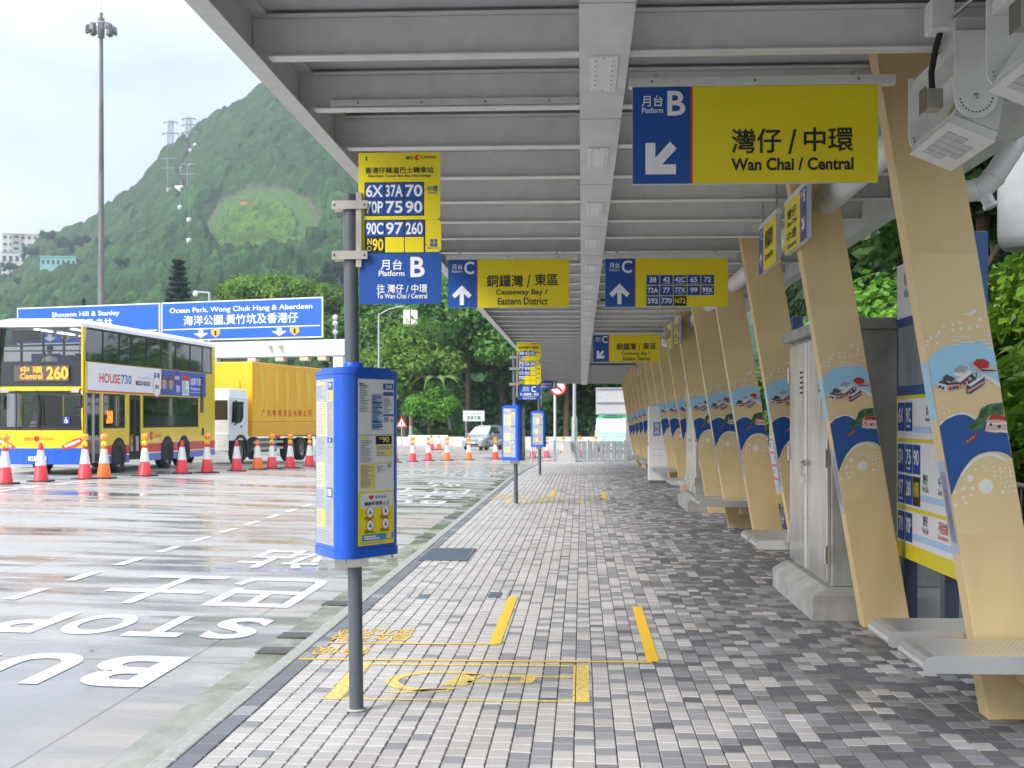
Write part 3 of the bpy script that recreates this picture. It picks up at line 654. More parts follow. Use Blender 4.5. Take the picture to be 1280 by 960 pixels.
# ================================================================ HANGING SIGNS
def hang_sign(label, y, x0, x1, z0, z1, px, art, rail=True, rotz=0, back=True):
    t = thing('hanging_sign', label, 'sign', ((x0+x1)/2, y, z0))
    w_, h = x1-x0, z1-z0; mb = MB(); mb.box(-w_/2, w_/2, 0, .04, 0, h, SGR)
    F = Face(mb, (-w_/2, -.001, 0), (1,0,0), (0,0,1), px, (w_, h)); F.N = Vector((0,-1,0)); art(F)
    mb.build('panel', t)
    if rail:
        mb = MB(); mb.box(-w_/2-.02, w_/2+.10, -.015, .055, h+.002, h+.055, CANL)
        for k in (-.42, 0, .42): mb.ball((k*w_, -.015, h+.03), .008, SCREW, 8, 5)
        mb.build('rail', t, bevel=.003)
        for k in (-.40, .40): mb = MB(); mb.box(k*w_-.012, k*w_+.012, .008, .03, h+.056, JB-z0+.02, GALV); mb.build('hanger', t)
    return t
def arrow(F, cx, cy, r, ang, m, k=2):
    pts = [(-.18,.0),(-.18,.95),(.18,.95),(.18,0),(.62,.42),(.88,.16),(0,-.75),(-.88,.16),(-.62,.42)]
    # pts: an arrow pointing up (y down): shaft below the head
    pts = [(-.2,.95),(.2,.95),(.2,-.12),(.66,.30),(.95,.02),(0,-.92),(-.95,.02),(-.66,.30),(-.2,-.12)]
    c, s = math.cos(ang), math.sin(ang)
    F.poly([(cx+r*(a*c-b*s), cy+r*(a*s+b*c)) for a, b in pts], m, k)
def art_wanchai(F):
    F.rect(270,122,487,472,SB); F.rect(487,122,495,472,SR); F.rect(495,122,1180,472,SY)
    F.text('月台',305,152,383,192,SW,2); F.text('Platform',305,196,384,216,SW,2); F.text('B',400,136,467,226,SW,2,.02)
    F.poly([(318,324),(355,324),(355,378),(410,320),(435,345),(380,402),(432,402),(432,438),(318,438)], SW, 2)
    F.text('灣仔',640,277,822,364,SK,2,.018); F.text('/',848,280,880,370,SK,2); F.text('中環',908,275,1088,360,SK,2,.018)
    F.text('Wan Chai / Central',638,382,1090,428,SK,2,.03)
hang_sign('large hanging sign with blue platform B panel reading Wan Chai / Central', 7.55, .29, 1.67, 3.09, 3.64, (270,122,1180,472), art_wanchai)
def art_cause(F):                              # px of crop (668,536)-(1222,752)
    F.rect(668,536,800,752,SB); F.rect(800,536,804,752,SR); F.rect(804,536,1222,752,SY)
    F.text('月台',686,556,733,580,SW,2); F.text('Platform',686,584,733,594,SW,2); F.text('C',742,544,788,602,SW,2,.02)
    arrow(F,731,695,48,0,SW)
    F.text('銅鑼灣',846,606,1012,660,SK,2,.018); F.text('/',1030,604,1046,664,SK,2); F.text('東區',1066,602,1172,654,SK,2,.018)
    F.text('Causeway Bay /',888,670,1124,702,SK,2,.02); F.text('Eastern District',896,708,1125,740,SK,2,.02)
hang_sign('hanging sign left of the cable tray with up arrow reading Causeway Bay / Eastern District', 15.1, -1.53, -.145, 3.03, 3.58, (668,536,1222,752), art_cause)
def art_routes(F):
    F.rect(174,726,284,900,SB); F.rect(284,726,288,900,SR); F.rect(288,726,632,900,SY)
    F.text('月台',190,740,228,760,SW,2); F.text('Platform',190,763,228,771,SW,2); F.text('C',236,732,274,778,SW,2,.02); arrow(F,227,852,40,0,SW)
    rows = [['38','42','42C','65','72'],['72A','77','77X','99','99X'],['592','770','N72']]
    for r, row in enumerate(rows):
        for c, tx in enumerate(row):
            x = 328+51*c; y = 786+38*r; nt_ = tx == 'N72'
            F.rect(x,y,x+48,y+35,SK if nt_ else SB,2); wd = 13*len(tx)
            F.text(tx,x+24-wd/2,y+7,x+24+wd/2,y+26,SY if nt_ else SW,3,.02)
            if tx in ('42','42C','77X','99X','65'): F.rect(x+10,y+29,x+38,y+31,PRLB,3)
hang_sign('hanging sign right of the cable tray with up arrow and grid of route numbers', 15.1, .27, 1.66, 3.03, 3.58, (174,726,632,900), art_routes)
def art_far(F):
    F.rect(487,134,551,239,SB); F.rect(551,134,553,239,SR); F.rect(553,134,760,239,SY)
    F.text('月台',497,142,518,154,SW,2); F.text('Platform',497,156,520,160,SW,2); F.text('C',524,138,547,166,SW,2,.02)
    F.poly([(502,196),(512,196),(512,210),(526,194),(533,201),(519,216),(534,216),(534,227),(502,227)], SW, 2)
    F.text('銅鑼灣',584,167,664,194,SK,2,.018); F.text('/',674,166,682,196,SK,2); F.text('東區',693,165,746,192,SK,2,.018)
    F.text('Causeway Bay /',606,200,720,216,SK,2,.02); F.text('Eastern District',610,219,722,235,SK,2,.02)
hang_sign('farther hanging sign with down-left arrow reading Causeway Bay / Eastern District', 27.8, .24, 1.63, 2.96, 3.52, (487,134,760,239), art_far)
# signs turned along the platform, facing the road
def side_sign(label, x, y0, y1, z0, z1, blue_near, lines_):
    t = thing('hanging_sign', label, 'sign', (x, (y0+y1)/2, z0), 0, None)
    L_, h = y1-y0, z1-z0; mb = MB(); mb.box(-.02,.02,-L_/2,L_/2,0,h,SGR)
    for sgn in (-1, 1):
        F = Face(mb, (sgn*.021, -sgn*-L_/2 if sgn < 0 else -L_/2, 0), (0, 1 if sgn > 0 else -1, 0), (0,0,1), (0,0,200,100), (L_, h))
        F.O = Vector((sgn*.0205, -L_/2 if sgn > 0 else L_/2, 0)); F.N = Vector((sgn,0,0))
        bl = blue_near if sgn < 0 else not blue_near             # seen from the road, right is nearer the camera
        bx0, bx1 = (150,200) if bl else (0,50); o = 0 if bl else 50
        F.rect(bx0,0,bx1,100,SB); F.rect(*((146,0,150,100) if bl else (50,0,54,100)),SR); F.rect(*((0,0,146,100) if bl else (54,0,200,100)),SY)
        F.text('月台',bx0+6,6,bx0+24,18,SW,2); F.text('C' if not bl else 'B',bx0+28,5,bx0+44,28,SW,2,.02)
        arrow(F,bx0+25,68,17,0 if not bl else math.pi*.75,SW)
        k = len(lines_); hh = 88/k
        for q, (zh, en) in enumerate(lines_):
            F.text(zh,o+25,16+q*hh,o+115,16+q*hh+hh*.45,SK,2,.018); F.text(en,o+25,16+q*hh+hh*.55,o+115,16+q*hh+hh*.78,SK,2,.02)
    mb.build('panel', t)
    mb = MB(); mb.box(-.025,.025,-L_/2-.03,L_/2+.03,h+.001,h+.04,CANL); mb.build('rail', t)
    for k in (-.4,.4): mb = MB(); mb.box(-.01,.01,k*L_-.01,k*L_+.01,h+.041,3.86-z0+G(y0),GALV); mb.build('hanger', t)
    return t
for q, (dy, wh) in enumerate(((0,'near'),(13.6,'middle'),(28.5,'far'))):
    side_sign(f'{wh} yellow two-line destination sign hung along the columns, blue end towards camera', 1.78, 10.45+dy, 11.55+dy, 3.17+G(11+dy), 3.59+G(11+dy), True, [('灣仔','Wan Chai'),('中環','Central')])
    side_sign(f'{wh} yellow one-line destination sign hung along the columns, blue end away from camera', 1.72, 11.65+dy, 12.75+dy, 3.13+G(12+dy), 3.55+G(12+dy), False, [('銅鑼灣','Causeway Bay')])

# ================================================================ BUS STOP POLES
def rounded_tri(r0, rc, n=7):                  # rounded triangle outline
    out = []
    for k in range(3):
        a = R_(-90+120*k); cx, cy = r0*math.cos(a), r0*math.sin(a)
        for i in range(n): b_ = a+R_(-60+120*i/(n-1)); out.append((cx+rc*math.cos(b_), cy+rc*math.sin(b_)))
    return out
def stop_pole(loc, label, sign, rot, boxz=(.955, 2.05), h=3.09, lean=-.04, turn=False):
    t = thing('bus_stop_pole', label, 'bus stop', loc); x, y, z = loc
    mb = MB(); mb.tube([(0,0,-.02),(lean*.5,0,h/2),(lean,0,h)], .043, POLE, 20); mb.ball((lean,0,h),(.043,.043,.02),POLE,16,6); mb.build('pole', t)
    mb = MB(); mb.lathe([(.043,.001),(.062,.001),(.06,.012),(.043,.014)], CONC, 18); mb.build('base_collar', t)
    cb = R_(rot); z0, z1 = boxz; lx = lean*.5
    rot2 = lambda p: (lx+p[0]*math.cos(cb)-p[1]*math.sin(cb), p[0]*math.sin(cb)+p[1]*math.cos(cb))
    r0, rc = .196, .078
    o0 = [rot2(p) for p in rounded_tri(r0, rc)]
    case = MB(); case.prism(o0, 'z', z0+.03, z1-.035, BXB, True)
    o1 = [rot2(p) for p in rounded_tri(r0, rc+.006)]
    case.prism(o1, 'z', z0-.02, z0+.0295, BXB, True); case.prism(o1, 'z', z1-.0345, z1-.012, BXB, True)
    o2 = [rot2(p) for p in rounded_tri(r0*.8, rc)]; case.prism(o2, 'z', z1-.0118, z1+.006, BXB, True)
    case.lathe([(.06,z1+.006),(.06,z1+.04),(.045,z1+.042)], BXB, 18, (lx,0,0))
    cs_ = case.build('timetable_case', t, bevel=.006)
    mb = MB()
    for k in range(3):
        a = R_(-90+120*k)
        p = rot2(((r0+.05)*math.cos(a), (r0+.05)*math.sin(a))); mb.tube([(p[0],p[1],z0-.045),(p[0],p[1],z0-.019)], .008, STLB, 8)
    mb.build('bolt', t)
    mb = MB(); mb.tube([(lx,0,z0-.09),(lx,0,z0-.021)], .062, STLB, 18); mb.box(lx-.10,lx+.10,-.066,-.05,z0-.085,z0-.03,STLB); mb.build('clamp', t)
    pw = r0*math.sqrt(3)-.01; din = r0*.5+rc+.001
    for k in range(3):
        a = R_(-30+120*k); nx, ny = math.cos(a+cb), math.sin(a+cb); ux, uy = -ny, nx
        mb = MB(); ph = z1-z0-.115; zz = z0+.052
        O = (lx+nx*din-ux*pw/2, ny*din-uy*pw/2, zz)
        F = Face(mb, O, (ux,uy,0), (0,0,1), (230,145,360,842), (pw, ph), .0012); F.N = Vector((nx,ny,0))
        F.rect(230,145,360,842,PAP)
        if k == 0: panel_a(F, sign)
        else: panel_b(F, k+len(sign))
        mb.build('timetable_panel', t)
    # flag plates on a steel strip at the top
    sx = lean+.075
    for zc in (h-.06, h-.36) if sign == 'B' else (h-.06, h-.30, h-.62):
        mb = MB(); mb.tube([(lean*zc/h,0,zc-.025),(lean*zc/h,0,zc+.025)], .049, STLB, 18); mb.box(lean-.10,lean+.115,-.06,-.046,zc-.025,zc+.025,STLB); mb.box(lean-.10,lean+.115,.046,.06,zc-.025,zc+.025,STLB)
        for q in (-.085,.095): mb.ball((lean+q,-.061,zc),.008,SCREW,8,5)
        mb.build('clamp', t)
    mb = MB(); fx0, fx1 = lean+.055, lean+.055+.50
    if sign == 'B': ztop, zb = 3.345, 2.44
    else: ztop, zb = 3.335, 2.15
    mb.box(fx0-.012,fx0+.022,-.045,-.026,zb+.22 if sign=='B' else zb+.05,ztop-.24,STLB); mb.build('strip', t)
    flag(t, fx0, fx1, zb, ztop, sign)
    if turn:                                    # this stop's flag faces the road, so it shows its edge
        for ch in t.children:
            if ch.name.split('.')[0] in ('sign_plate', 'strip'): ch.rotation_euler = (0, 0, R_(88))
    return t
def rr(x0, y0, x1, y1, r, tl=False, tr=True, br=True, bl=False):
    o = []
    for f_, cx, cy, a in ((tl,x0+r,y0+r,180),(tr,x1-r,y0+r,270),(br,x1-r,y1-r,0),(bl,x0+r,y1-r,90)):
        if f_: o += [(cx+r*math.cos(R_(a+q)), cy+r*math.sin(R_(a+q))) for q in range(0,91,15)]
        else: o.append({180:(x0,y0),270:(x1,y0),0:(x1,y1),90:(x0,y1)}[a])
    return o
def plate(t, F0, px, m, art, name='sign_plate'):
    mb = MB(); F = Face(mb, F0[0], (1,0,0), (0,0,1), F0[1], F0[2], .0015); F.N = Vector((0,-1,0))
    o = rr(*px, 22); a = [F.p(x, y, 0) for x, y in o]; n = len(a); bk = [p+Vector((0,.004,0)) for p in a]
    mb.add(bk, [tuple(range(n))], SGR); mb.add(a+bk, [(i,(i+1) % n,n+(i+1) % n,n+i) for i in range(n)], SGR)
    F.poly(o, m, .6); art(F); mb.build(name, t)
def flag(t, x0, x1, zb, zt, sign):
    if sign == 'B':
        F0 = ((x0,-.022,zb), (35,55,512,908), (x1-x0, zt-zb))
        def a1(F):
            F.text('城巴',306,76,352,96,SK,2); F.disc(373,85,15,SR,2); F.rect(374,80,392,90,SY,3); F.text('Citybus',393,72,482,96,SK,2,.01); F.rect(77,76,84,98,SK,2)
            F.text('香港仔隧道巴士轉乘站',74,138,466,172,SK,2,.016); F.text('Aberdeen Tunnel Bus-Bus Interchange',88,178,452,198,SK,2,.01)
            F.rect(70,222,412,412,SK,1.5)
            for i, tx in enumerate(('6X','37A','70','70P','75','90')):
                x = 74+113*(i % 3); y = 228+92*(i//3); F.rect(x,y,x+108,y+86,SB,2.5); F.text(tx,x+5,y+9,x+103,y+78,SW,3.5,.022)
            F.text('中環',430,244,490,276,SB,2,.02); F.text('Central',436,278,486,290,SB,2); F.poly([(414,268),(420,262),(420,275)],SR,2)
        plate(t, F0, (35,55,505,434), SY, a1)
        def a2(F):
            F.rect(70,434,418,622,SK,1.5)
            for i, tx in enumerate(('90C','97','260','N90','','')):
                x = 76+113*(i % 3); y = 440+92*(i//3)
                F.rect(x,y,x+108,y+86,SK if tx == 'N90' else SB if tx else SY,2.5)
                if tx == 'N90': F.text('N',x+12,y+6,x+36,y+42,SY,3.5,.02); F.text('90',x+40,y+8,x+103,y+78,SY,3.5,.022); F.disc(x+22,y+64,13,SY,3.5); F.disc(x+22,y+64,10,SK,4.5)
                elif tx: F.text(tx,x+5,y+9,x+103,y+78,SW,3.5,.022)
            F.text('港澳',444,544,488,565,SB,2,.02); F.text('碼頭',444,568,488,588,SB,2,.02); F.text('Macau Ferry',432,590,502,601,SB,2); F.poly([(420,574),(427,568),(427,581)],SR,2)
        plate(t, F0, (35,435,510,616), SY, a2)
        def a3(F):
            F.text('月台',164,658,286,716,SW,2,.016); F.text('Platform',152,720,300,752,SW,2,.016); F.text('B',334,644,416,758,SW,2,.022)
            F.text('往 灣仔 / 中環',142,798,430,846,SW,2,.016); F.text('To Wan Chai / Central',142,850,430,878,SW,2,.014)
        plate(t, F0, (40,617,512,908), SB, a3)
    else:
        F0 = ((x0,-.022,zb), (164,162,266,410), (x1-x0, zt-zb))
        def a1(F):
            F.text('城巴',225,167,236,171,SK,2); F.disc(240,169,3,SR,2); F.text('Citybus',244,167,262,171,SK,2)
            F.text('香港仔隧道巴士轉乘站',171,180,256,190,SK,2,.016)
            F.rect(170,198,246,240,SK,1.5)
            for i, tx in enumerate(('38','42','42C','65','','')):
                x = 171+25*(i % 3); y = 199+21*(i//3); F.rect(x,y,x+24,y+19.5,SB if tx else SY,2.5)
                if tx: F.text(tx,x+1,y+2,x+23,y+18,SW,3.5,.022)
            F.text('銅鑼灣',249,204,262,209,SB,2)
        plate(t, F0, (164,162,266,242), SY, a1)
        def a2(F):
            F.rect(170,245,246,346,SK,1.5)
            for i, tx in enumerate(('72','72A','592','77','99','','77X','99X','','770','','','N72','','')):
                x = 171+25*(i % 3); y = 246+20*(i//3); F.rect(x,y,x+24,y+18.5,SK if tx[:1] == 'N' else SB if tx else SY,2.5)
                if tx: F.text(tx,x+1,y+2,x+23,y+17,SY if tx[:1] == 'N' else SW,3.5,.022)
            for q in range(4): F.rect(249,254+20*q,262,257+20*q,SB,2); F.rect(250,260+20*q,261,261+20*q,SB,2)
        plate(t, F0, (164,243,266,346), SY, a2)
        def a3(F):
            F.text('月台',190,353,215,365,SW,2,.016); F.text('Platform',187,366,218,373,SW,2,.016); F.text('C',225,351,245,377,SW,2,.022)
            F.text('往 銅鑼灣 / 東區',178,380,256,392,SW,2,.016); F.text('To Causeway Bay /',188,394,246,400,SW,2,.01); F.text('Eastern District',190,401,244,407,SW,2,.01)
        plate(t, F0, (168,347,266,410), SB, a3)
def panel_a(F, sign):
    F.rect(230,378,360,381,PRG,2); F.lines(236,165,272,285,18,PRG,2,1); F.rect(234,163,250,168,PRB,2.5); F.rect(234,172,262,176,PRB,2.5)
    F.rect(278,205,318,362,mat('print_pale_blue',(.42,.50,.62),.4),2); F.lines(280,212,314,355,18,PRB,3,2)
    F.rect(320,162,358,188,SB,2); F.text('260',327,167,352,182,SW,3,.015); F.rect(320,198,358,214,PRB,2); F.lines(322,222,356,290,10,PRG,2,3); F.rect(320,292,358,300,PRB,2); F.lines(322,302,356,325,4,PRB,2,4); F.rect(347,315,357,327,PRG,3)
    for y in (240,262,284,322,342): F.rect(279,y,317,y+5,PRB,4)
    F.rect(293,384,352,420,SK,2); F.text('N',305,389,313,400,PRY,3); F.text('90',316,388,342,413,PRY,3,.015)
    F.rect(238,384,268,396,PRY,2); F.rect(296,424,354,446,PRY,2); F.lines(300,427,350,444,2,PRG,3,5); F.lines(238,400,284,495,14,PRG,2,6); F.rect(296,448,354,473,PRY,2); F.lines(298,452,350,470,3,PRG,3,7)
    F.rect(238,499,292,606,PRY,2); F.lines(240,505,288,600,13,PRG,3,8); F.rect(296,496,354,503,PRY,2); F.lines(298,508,330,540,5,PRG,2,9); F.rect(337,503,350,520,PRG,2)
    F.rect(230,616,360,842,SY,2); F.poly(rr(238,624,354,686,8,True,True,True,True),PAP,3)
    F.poly([(276,652),(267,643),(267,636),(272,632),(276,637),(280,632),(285,636),(285,643)],SR,4)
    for q in range(5): F.poly([(289+8*q,646),(294+8*q,632),(297+8*q,646)],PRT,4)
    F.text('關顧有需要人士',252,660,342,676,SK,4,.016)
    for cx, cy in ((272,704),(328,702),(272,759),(328,757)):
        F.disc(cx,cy,14,SR,3); F.disc(cx,cy,12,SW,4); F.disc(cx-1,cy-4,2.5,SB,5,8); F.poly([(cx-5,cy+8),(cx-3,cy-1),(cx+2,cy-1),(cx+6,cy+8)],SB,5)
        F.lines(cx-20,cy+18,cx+20,cy+33,3,SK,3,int(cx+cy))
    F.rect(243,797,358,824,PRT,3); F.lines(250,801,326,820,2,SW,4,3); F.rect(331,795,350,820,PRY,4); F.lines(240,829,330,838,2,PRG,3,2)
def panel_b(F, sd):
    F.rect(230,145,360,842,PAP)
    q = random.Random(sd)
    F.rect(318,158,352,190,SB,2); F.text('7P' if sd % 2 else '75',325,164,346,184,SW,3,.012)
    F.rect(236,158,300,166,PRY,2); F.lines(236,172,300,226,7,PRG,2,sd+1); F.rect(316,195,354,236,PRY,2); F.lines(318,198,350,234,5,PRG,3,sd)
    F.rect(236,240,312,384,mat('print_pale_yellow',(.74,.68,.36),.4),2); F.lines(240,246,306,380,16,PRG,3,sd+3); F.lines(318,242,352,384,14,PRG,2,sd+9)
    F.rect(316,390,354,412,SB,2); F.text('1',332,394,338,408,SW,3); F.lines(236,392,308,470,9,PRG,2,sd+4); F.lines(318,418,352,500,9,PRG,2,sd+5)
    F.rect(236,500,300,600,mat('print_pale_yellow',(.74,.68,.36),.4),2); F.lines(240,505,296,596,11,PRG,3,sd+6); F.rect(312,600,354,640,PRB,2); F.rect(318,606,346,634,PAP,3); F.lines(320,608,344,632,5,PRG,4,2)
    F.lines(236,610,300,690,9,PRG,2,sd+7); F.lines(312,650,352,760,12,PRG,2,sd+8); F.rect(236,700,300,770,PRY,2); F.lines(238,704,296,766,7,PRG,3,sd); F.lines(236,780,352,835,5,PRG,2,sd+2)
stop_pole((-1.35,7.87,0), 'nearest bus stop pole with blue three-sided timetable case and platform B route flag', 'B', -1)
stop_pole((-1.35,27.21,0), 'second bus stop pole with blue timetable case and yellow platform C route flag', 'C', 21, (.92,2.03))
stop_pole((-1.32,41.92,G(41.9)), 'farthest bus stop pole with small blue timetable case before the railing', 'C', 45, (.92,2.03), turn=True)
# ================================================================ FANS, PIPES, CABINETS, BOARDS
YTAPE = mat('warning_yellow', (.80,.66,.02), .4)
def fan(loc, label):
    t = thing('cooling_fan', label, 'fan', loc, 0, 'white fans under the canopy edge')
    a = math.atan2(.094, .22); M = Matrix.Rotation(a, 4, 'Y')          # the grille looks down and towards the platform
    mb = MB(); mb.M = M
    L, W = .39, .12
    mb.hexa([(-W,-L,0),(W,-L,0),(W,L,0),(-W,L,0),(-W,-L,.05),(W,-L,.05),(W,L,.05),(-W,L,.05)], WPL)
    mb.hexa([(-W,-L+.01,.051),(W,-L+.01,.051),(W,L-.01,.051),(-W,L-.01,.051),(-.085,-L+.06,.26),(.085,-L+.06,.26),(.085,L-.06,.26),(-.085,L-.06,.26)], WPL)
    h = mb.build('housing', t, bevel=.008)
    mb = MB(); mb.M = M
    for r_ in range(5):
        for c in range(3):
            if (r_ in (0, 4) and c == 2): continue
            y0 = -.26+.105*r_; x0 = -.085+.058*c
            mb.box(x0, x0+.05, y0, y0+.092, -.0015, -.0005, DRK)
            for q in range(6): mb.box(x0, x0+.05, y0+.004+q*.0155, y0+.010+q*.0155, -.005, -.0017, WPL)
    mb.box(-.124,.124,-.394,.394,-.0004,.003,WPL)
    mb.build('grille', h)
    for yy in (-.46, .44):
        mb = MB(); n = 12
        prof = [(-.105,.48),(-.105,.16)]+[(.105*math.cos(R_(180+180*i/n)), .16+.105*math.sin(R_(180+180*i/n))) for i in range(1, n)]+[(.105,.16),(.105,.48)]
        mb.prism(prof, 'y', yy, yy+.015, WPL)
        for q in range(13):
            b_ = R_(190+160*q/12); mb.ball((.078*math.cos(b_), yy, .16+.078*math.sin(b_)), (.005,.003,.005), SCREW, 6, 4)
        mb.ball((0, yy, .16), (.016,.008,.016), STLB, 10, 6)
        mb.build('pivot_plate', t, bevel=.003)
    mb = MB(); mb.box(-.085,.085,-.442,.438,.40,.46,CAN); mb.box(-.09,.09,-.42,-.18,.4605,.56,SGR); mb.build('hanger', t, bevel=.004)
    mb = MB(); mb.box(-.20,-.115,-.30,-.19,.14,.24,STLB); mb.box(-.205,-.2005,-.31,-.18,.13,.25,SCREW); cb = mb.build('terminal_box', t, bevel=.003)
    mb = MB(); mb.tube([(-.155,-.245,.242),(-.16,-.245,.33),(-.14,-.25,.45),(-.11,-.26,.56),(-.09,-.27,.60)], .016, BLK, 12); mb.build('cable', cb)
    mb = MB(); mb.M = M; mb.add([(-.112,-.30,.08),(-.112,-.22,.08),(-.0985,-.24,.17),(-.0985,-.28,.17)], [(0,1,2,3)], YTAPE)
    mb.v = [(x-.012, y, z) for x, y, z in mb.v]; mb.build('warning_label', t)
    return t
f1 = fan((1.92, 7.00, 3.165), 'white tilting ceiling fan with slatted grille beside the nearest column')
dup(f1, (1.925, 5.60, 3.165), label='white tilting ceiling fan nearer the camera, cut off by the right edge')
t = thing('junction_box', 'white electrical junction box with steel conduit under the canopy above the fans', 'electrical box', (1.80, 6.75, 3.76))
mb = MB(); mb.box(-.06,.06,-.07,.07,-.07,.09,WPL); mb.build('box', t, bevel=.01)
mb = MB(); mb.tube([(.05,-.071,0),(.11,-.30,.04),(.20,-.75,.10)], .011, GALV, 10); mb.build('conduit', t)
mb = MB(); mb.box(.14,.34,-.98,-.76,.06,.14,WPL); mb.build('box', t, bevel=.008)
# drain pipe
def Pp(u, v, D):
    l = (u-640)/1650*D; yw = math.atan(87/1650); return (-math.sin(yw)*D+math.cos(yw)*l, math.cos(yw)*D+math.sin(yw)*l, 1.75-(v-524)/1650*D)
t = thing('drain_pipe', 'white plastic drain pipe elbow behind the nearest column', 'pipe', (2.7, 9.0, 3.2))
def rel(p, o): return tuple(a-b for a, b in zip(p, o))
pts = [(2.22,8.95,3.27),(2.55,8.95,3.27),(2.62,8.95,3.275),(2.68,8.95,3.30),(2.735,8.95,3.355),(2.81,8.95,3.47),(2.90,8.95,3.61),(2.94,8.95,3.69),(2.962,8.95,3.77),(2.97,8.95,3.95)]
mb = MB(); mb.tube([rel(p, (2.7,9.0,3.2)) for p in pts], .074, WPL, 20); mb.build('pipe', t)
for a, b in ((2,3),(4,5),(6,7)):
    p, q = Vector(pts[a]), Vector(pts[b]); o = Vector((2.7,9.0,3.2)); d = (q-p).normalized()
    mb = MB(); mb.tube([p-o, p-o+d*.022], .079, WPL, 20); mb.build('collar', t)
mb = MB(); o = Vector((2.7,9.0,3.2)); mb.tube([Vector((2.68,8.94,3.25))-o, Vector((2.705,8.92,3.18))-o], .042, WPL, 16); mb.tube([Vector((2.705,8.92,3.18))-o, Vector((2.715,8.915,3.155))-o], .05, WPL, 6, smooth=False); mb.build('cap', t)
t = thing('lamp_housing', 'large white rounded lamp housing hanging at the right edge beyond the canopy', 'street lamp', (3.88, 11.6, 3.2))
mb = MB(); prof = [(.0,0),(.12,.0),(.2,.03),(.24,.09),(.26,.18),(.27,1.15),(.0,1.15)]
mb.lathe([(.24,.02),(.27,.06),(.285,.13),(.285,1.2)], mat('housing_grey',(.33,.345,.355),.45), 28); mb.lathe([(.0,.008),(.2,.006),(.238,.018)], SGR, 28); mb.build('shade', t)
mb = MB(); mb.tube([(0.5,.32,-3.2),(0.5,.32,1.3)], .05, GALV, 14); mb.build('pole', t)
mb = MB(); mb.tube([(0.5,.32,1.28),(0,.1,1.28),(0,0,1.19)], .03, GALV, 10); mb.build('arm', t)

STLD = mat('door_steel', (.66,.64,.60), .30, metal=.9, var=.22, scale=2.2, rvar=.12, bump=.05, bscale=5, stretch=(1,1,.3))
def cabinet(loc, L, label):
    t = thing('equipment_cabinet', label, 'cabinet', loc, 0, 'steel-doored equipment cabinets'); W = 1.13
    mb = MB(); mb.hexa([(-.2,-.15,-.02),(W+.1,-.15,-.02),(W+.1,L+.05,-.02),(-.2,L+.05,-.02),(-.2,-.15,.2),(W+.1,-.15,.2),(W+.1,L+.05,.2),(-.2,L+.05,.2)], CONC)
    mb.hexa([(-.198,-.148,.2005),(W+.098,-.148,.2005),(W+.098,L+.048,.2005),(-.198,L+.048,.2005),(-.06,-.06,.275),(W+.05,-.06,.275),(W+.05,L+.02,.275),(-.06,L+.02,.275)], CONC); mb.build('plinth', t, bevel=.01)
    mb = MB(); mb.box(0,W,0,L,.276,2.54,CONCD); mb.build('body', t, bevel=.01)
    mb = MB(); mb.box(-.10,W+.08,-.08,L+.06,2.541,2.64,CONCD); mb.build('cap', t, bevel=.012)
    dl = L/2-.05
    for k in range(2):
        y0 = .05+k*dl
        mb = MB(); mb.box(-.035,-.002,y0+.004,y0+dl-.004,.31,2.50,STLD); d = mb.build('door', t, bevel=.006)
        mb = MB(); mb.box(-.052,-.0355,y0+(dl-.04 if k == 0 else .006),y0+(dl-.006 if k == 0 else .04),.32,2.49,STL); mb.build('stile', d, bevel=.003)
        for z in (.55, 1.4, 2.2):
            mb = MB(); yh = y0-.005 if k == 0 else y0+dl-.015; mb.tube([(-.045,yh+.01,z-.08),(-.045,yh+.01,z+.08)], .016, STLB, 10); mb.build('hinge', d)
        for q in range(5):
            mb = MB(); mb.box(-.0375,-.0352,y0+.22,y0+.40,2.0+.05*q,2.02+.05*q,BLK); mb.build('vent', d)
    ym = .05+dl
    mb = MB(); mb.tube([(-.07,ym-.10,1.33),(-.07,ym+.10,1.33)], .014, STLB, 10); mb.box(-.068,-.053,ym-.06,ym-.03,1.30,1.36,STLB); mb.box(-.068,-.053,ym+.03,ym+.06,1.30,1.36,STLB); mb.build('bolt', t)
    mb = MB(); mb.box(-.10,-.066,ym-.035,ym+.035,1.13,1.21,STL)
    mb.tube([(-.083,ym-.022,1.205)]+[(-.083,ym-.022*math.cos(R_(a)),1.27+.025*math.sin(R_(a))) for a in range(0,181,30)]+[(-.083,ym+.022,1.205)], .006, STLB, 8); mb.build('padlock', t, bevel=.004)
    mb = MB(); mb.box(-.0365,-.0355,.35,.46,1.75,2.15,PAP); mb.build('notice', t)
    return t
cabinet((2.2,11.75,0), 2.18, 'near concrete cabinet with stainless double doors, on a plinth between the second and third columns')
cabinet((2.2,25.2,0), 2.3, 'farther stainless-doored concrete cabinet past the middle benches')

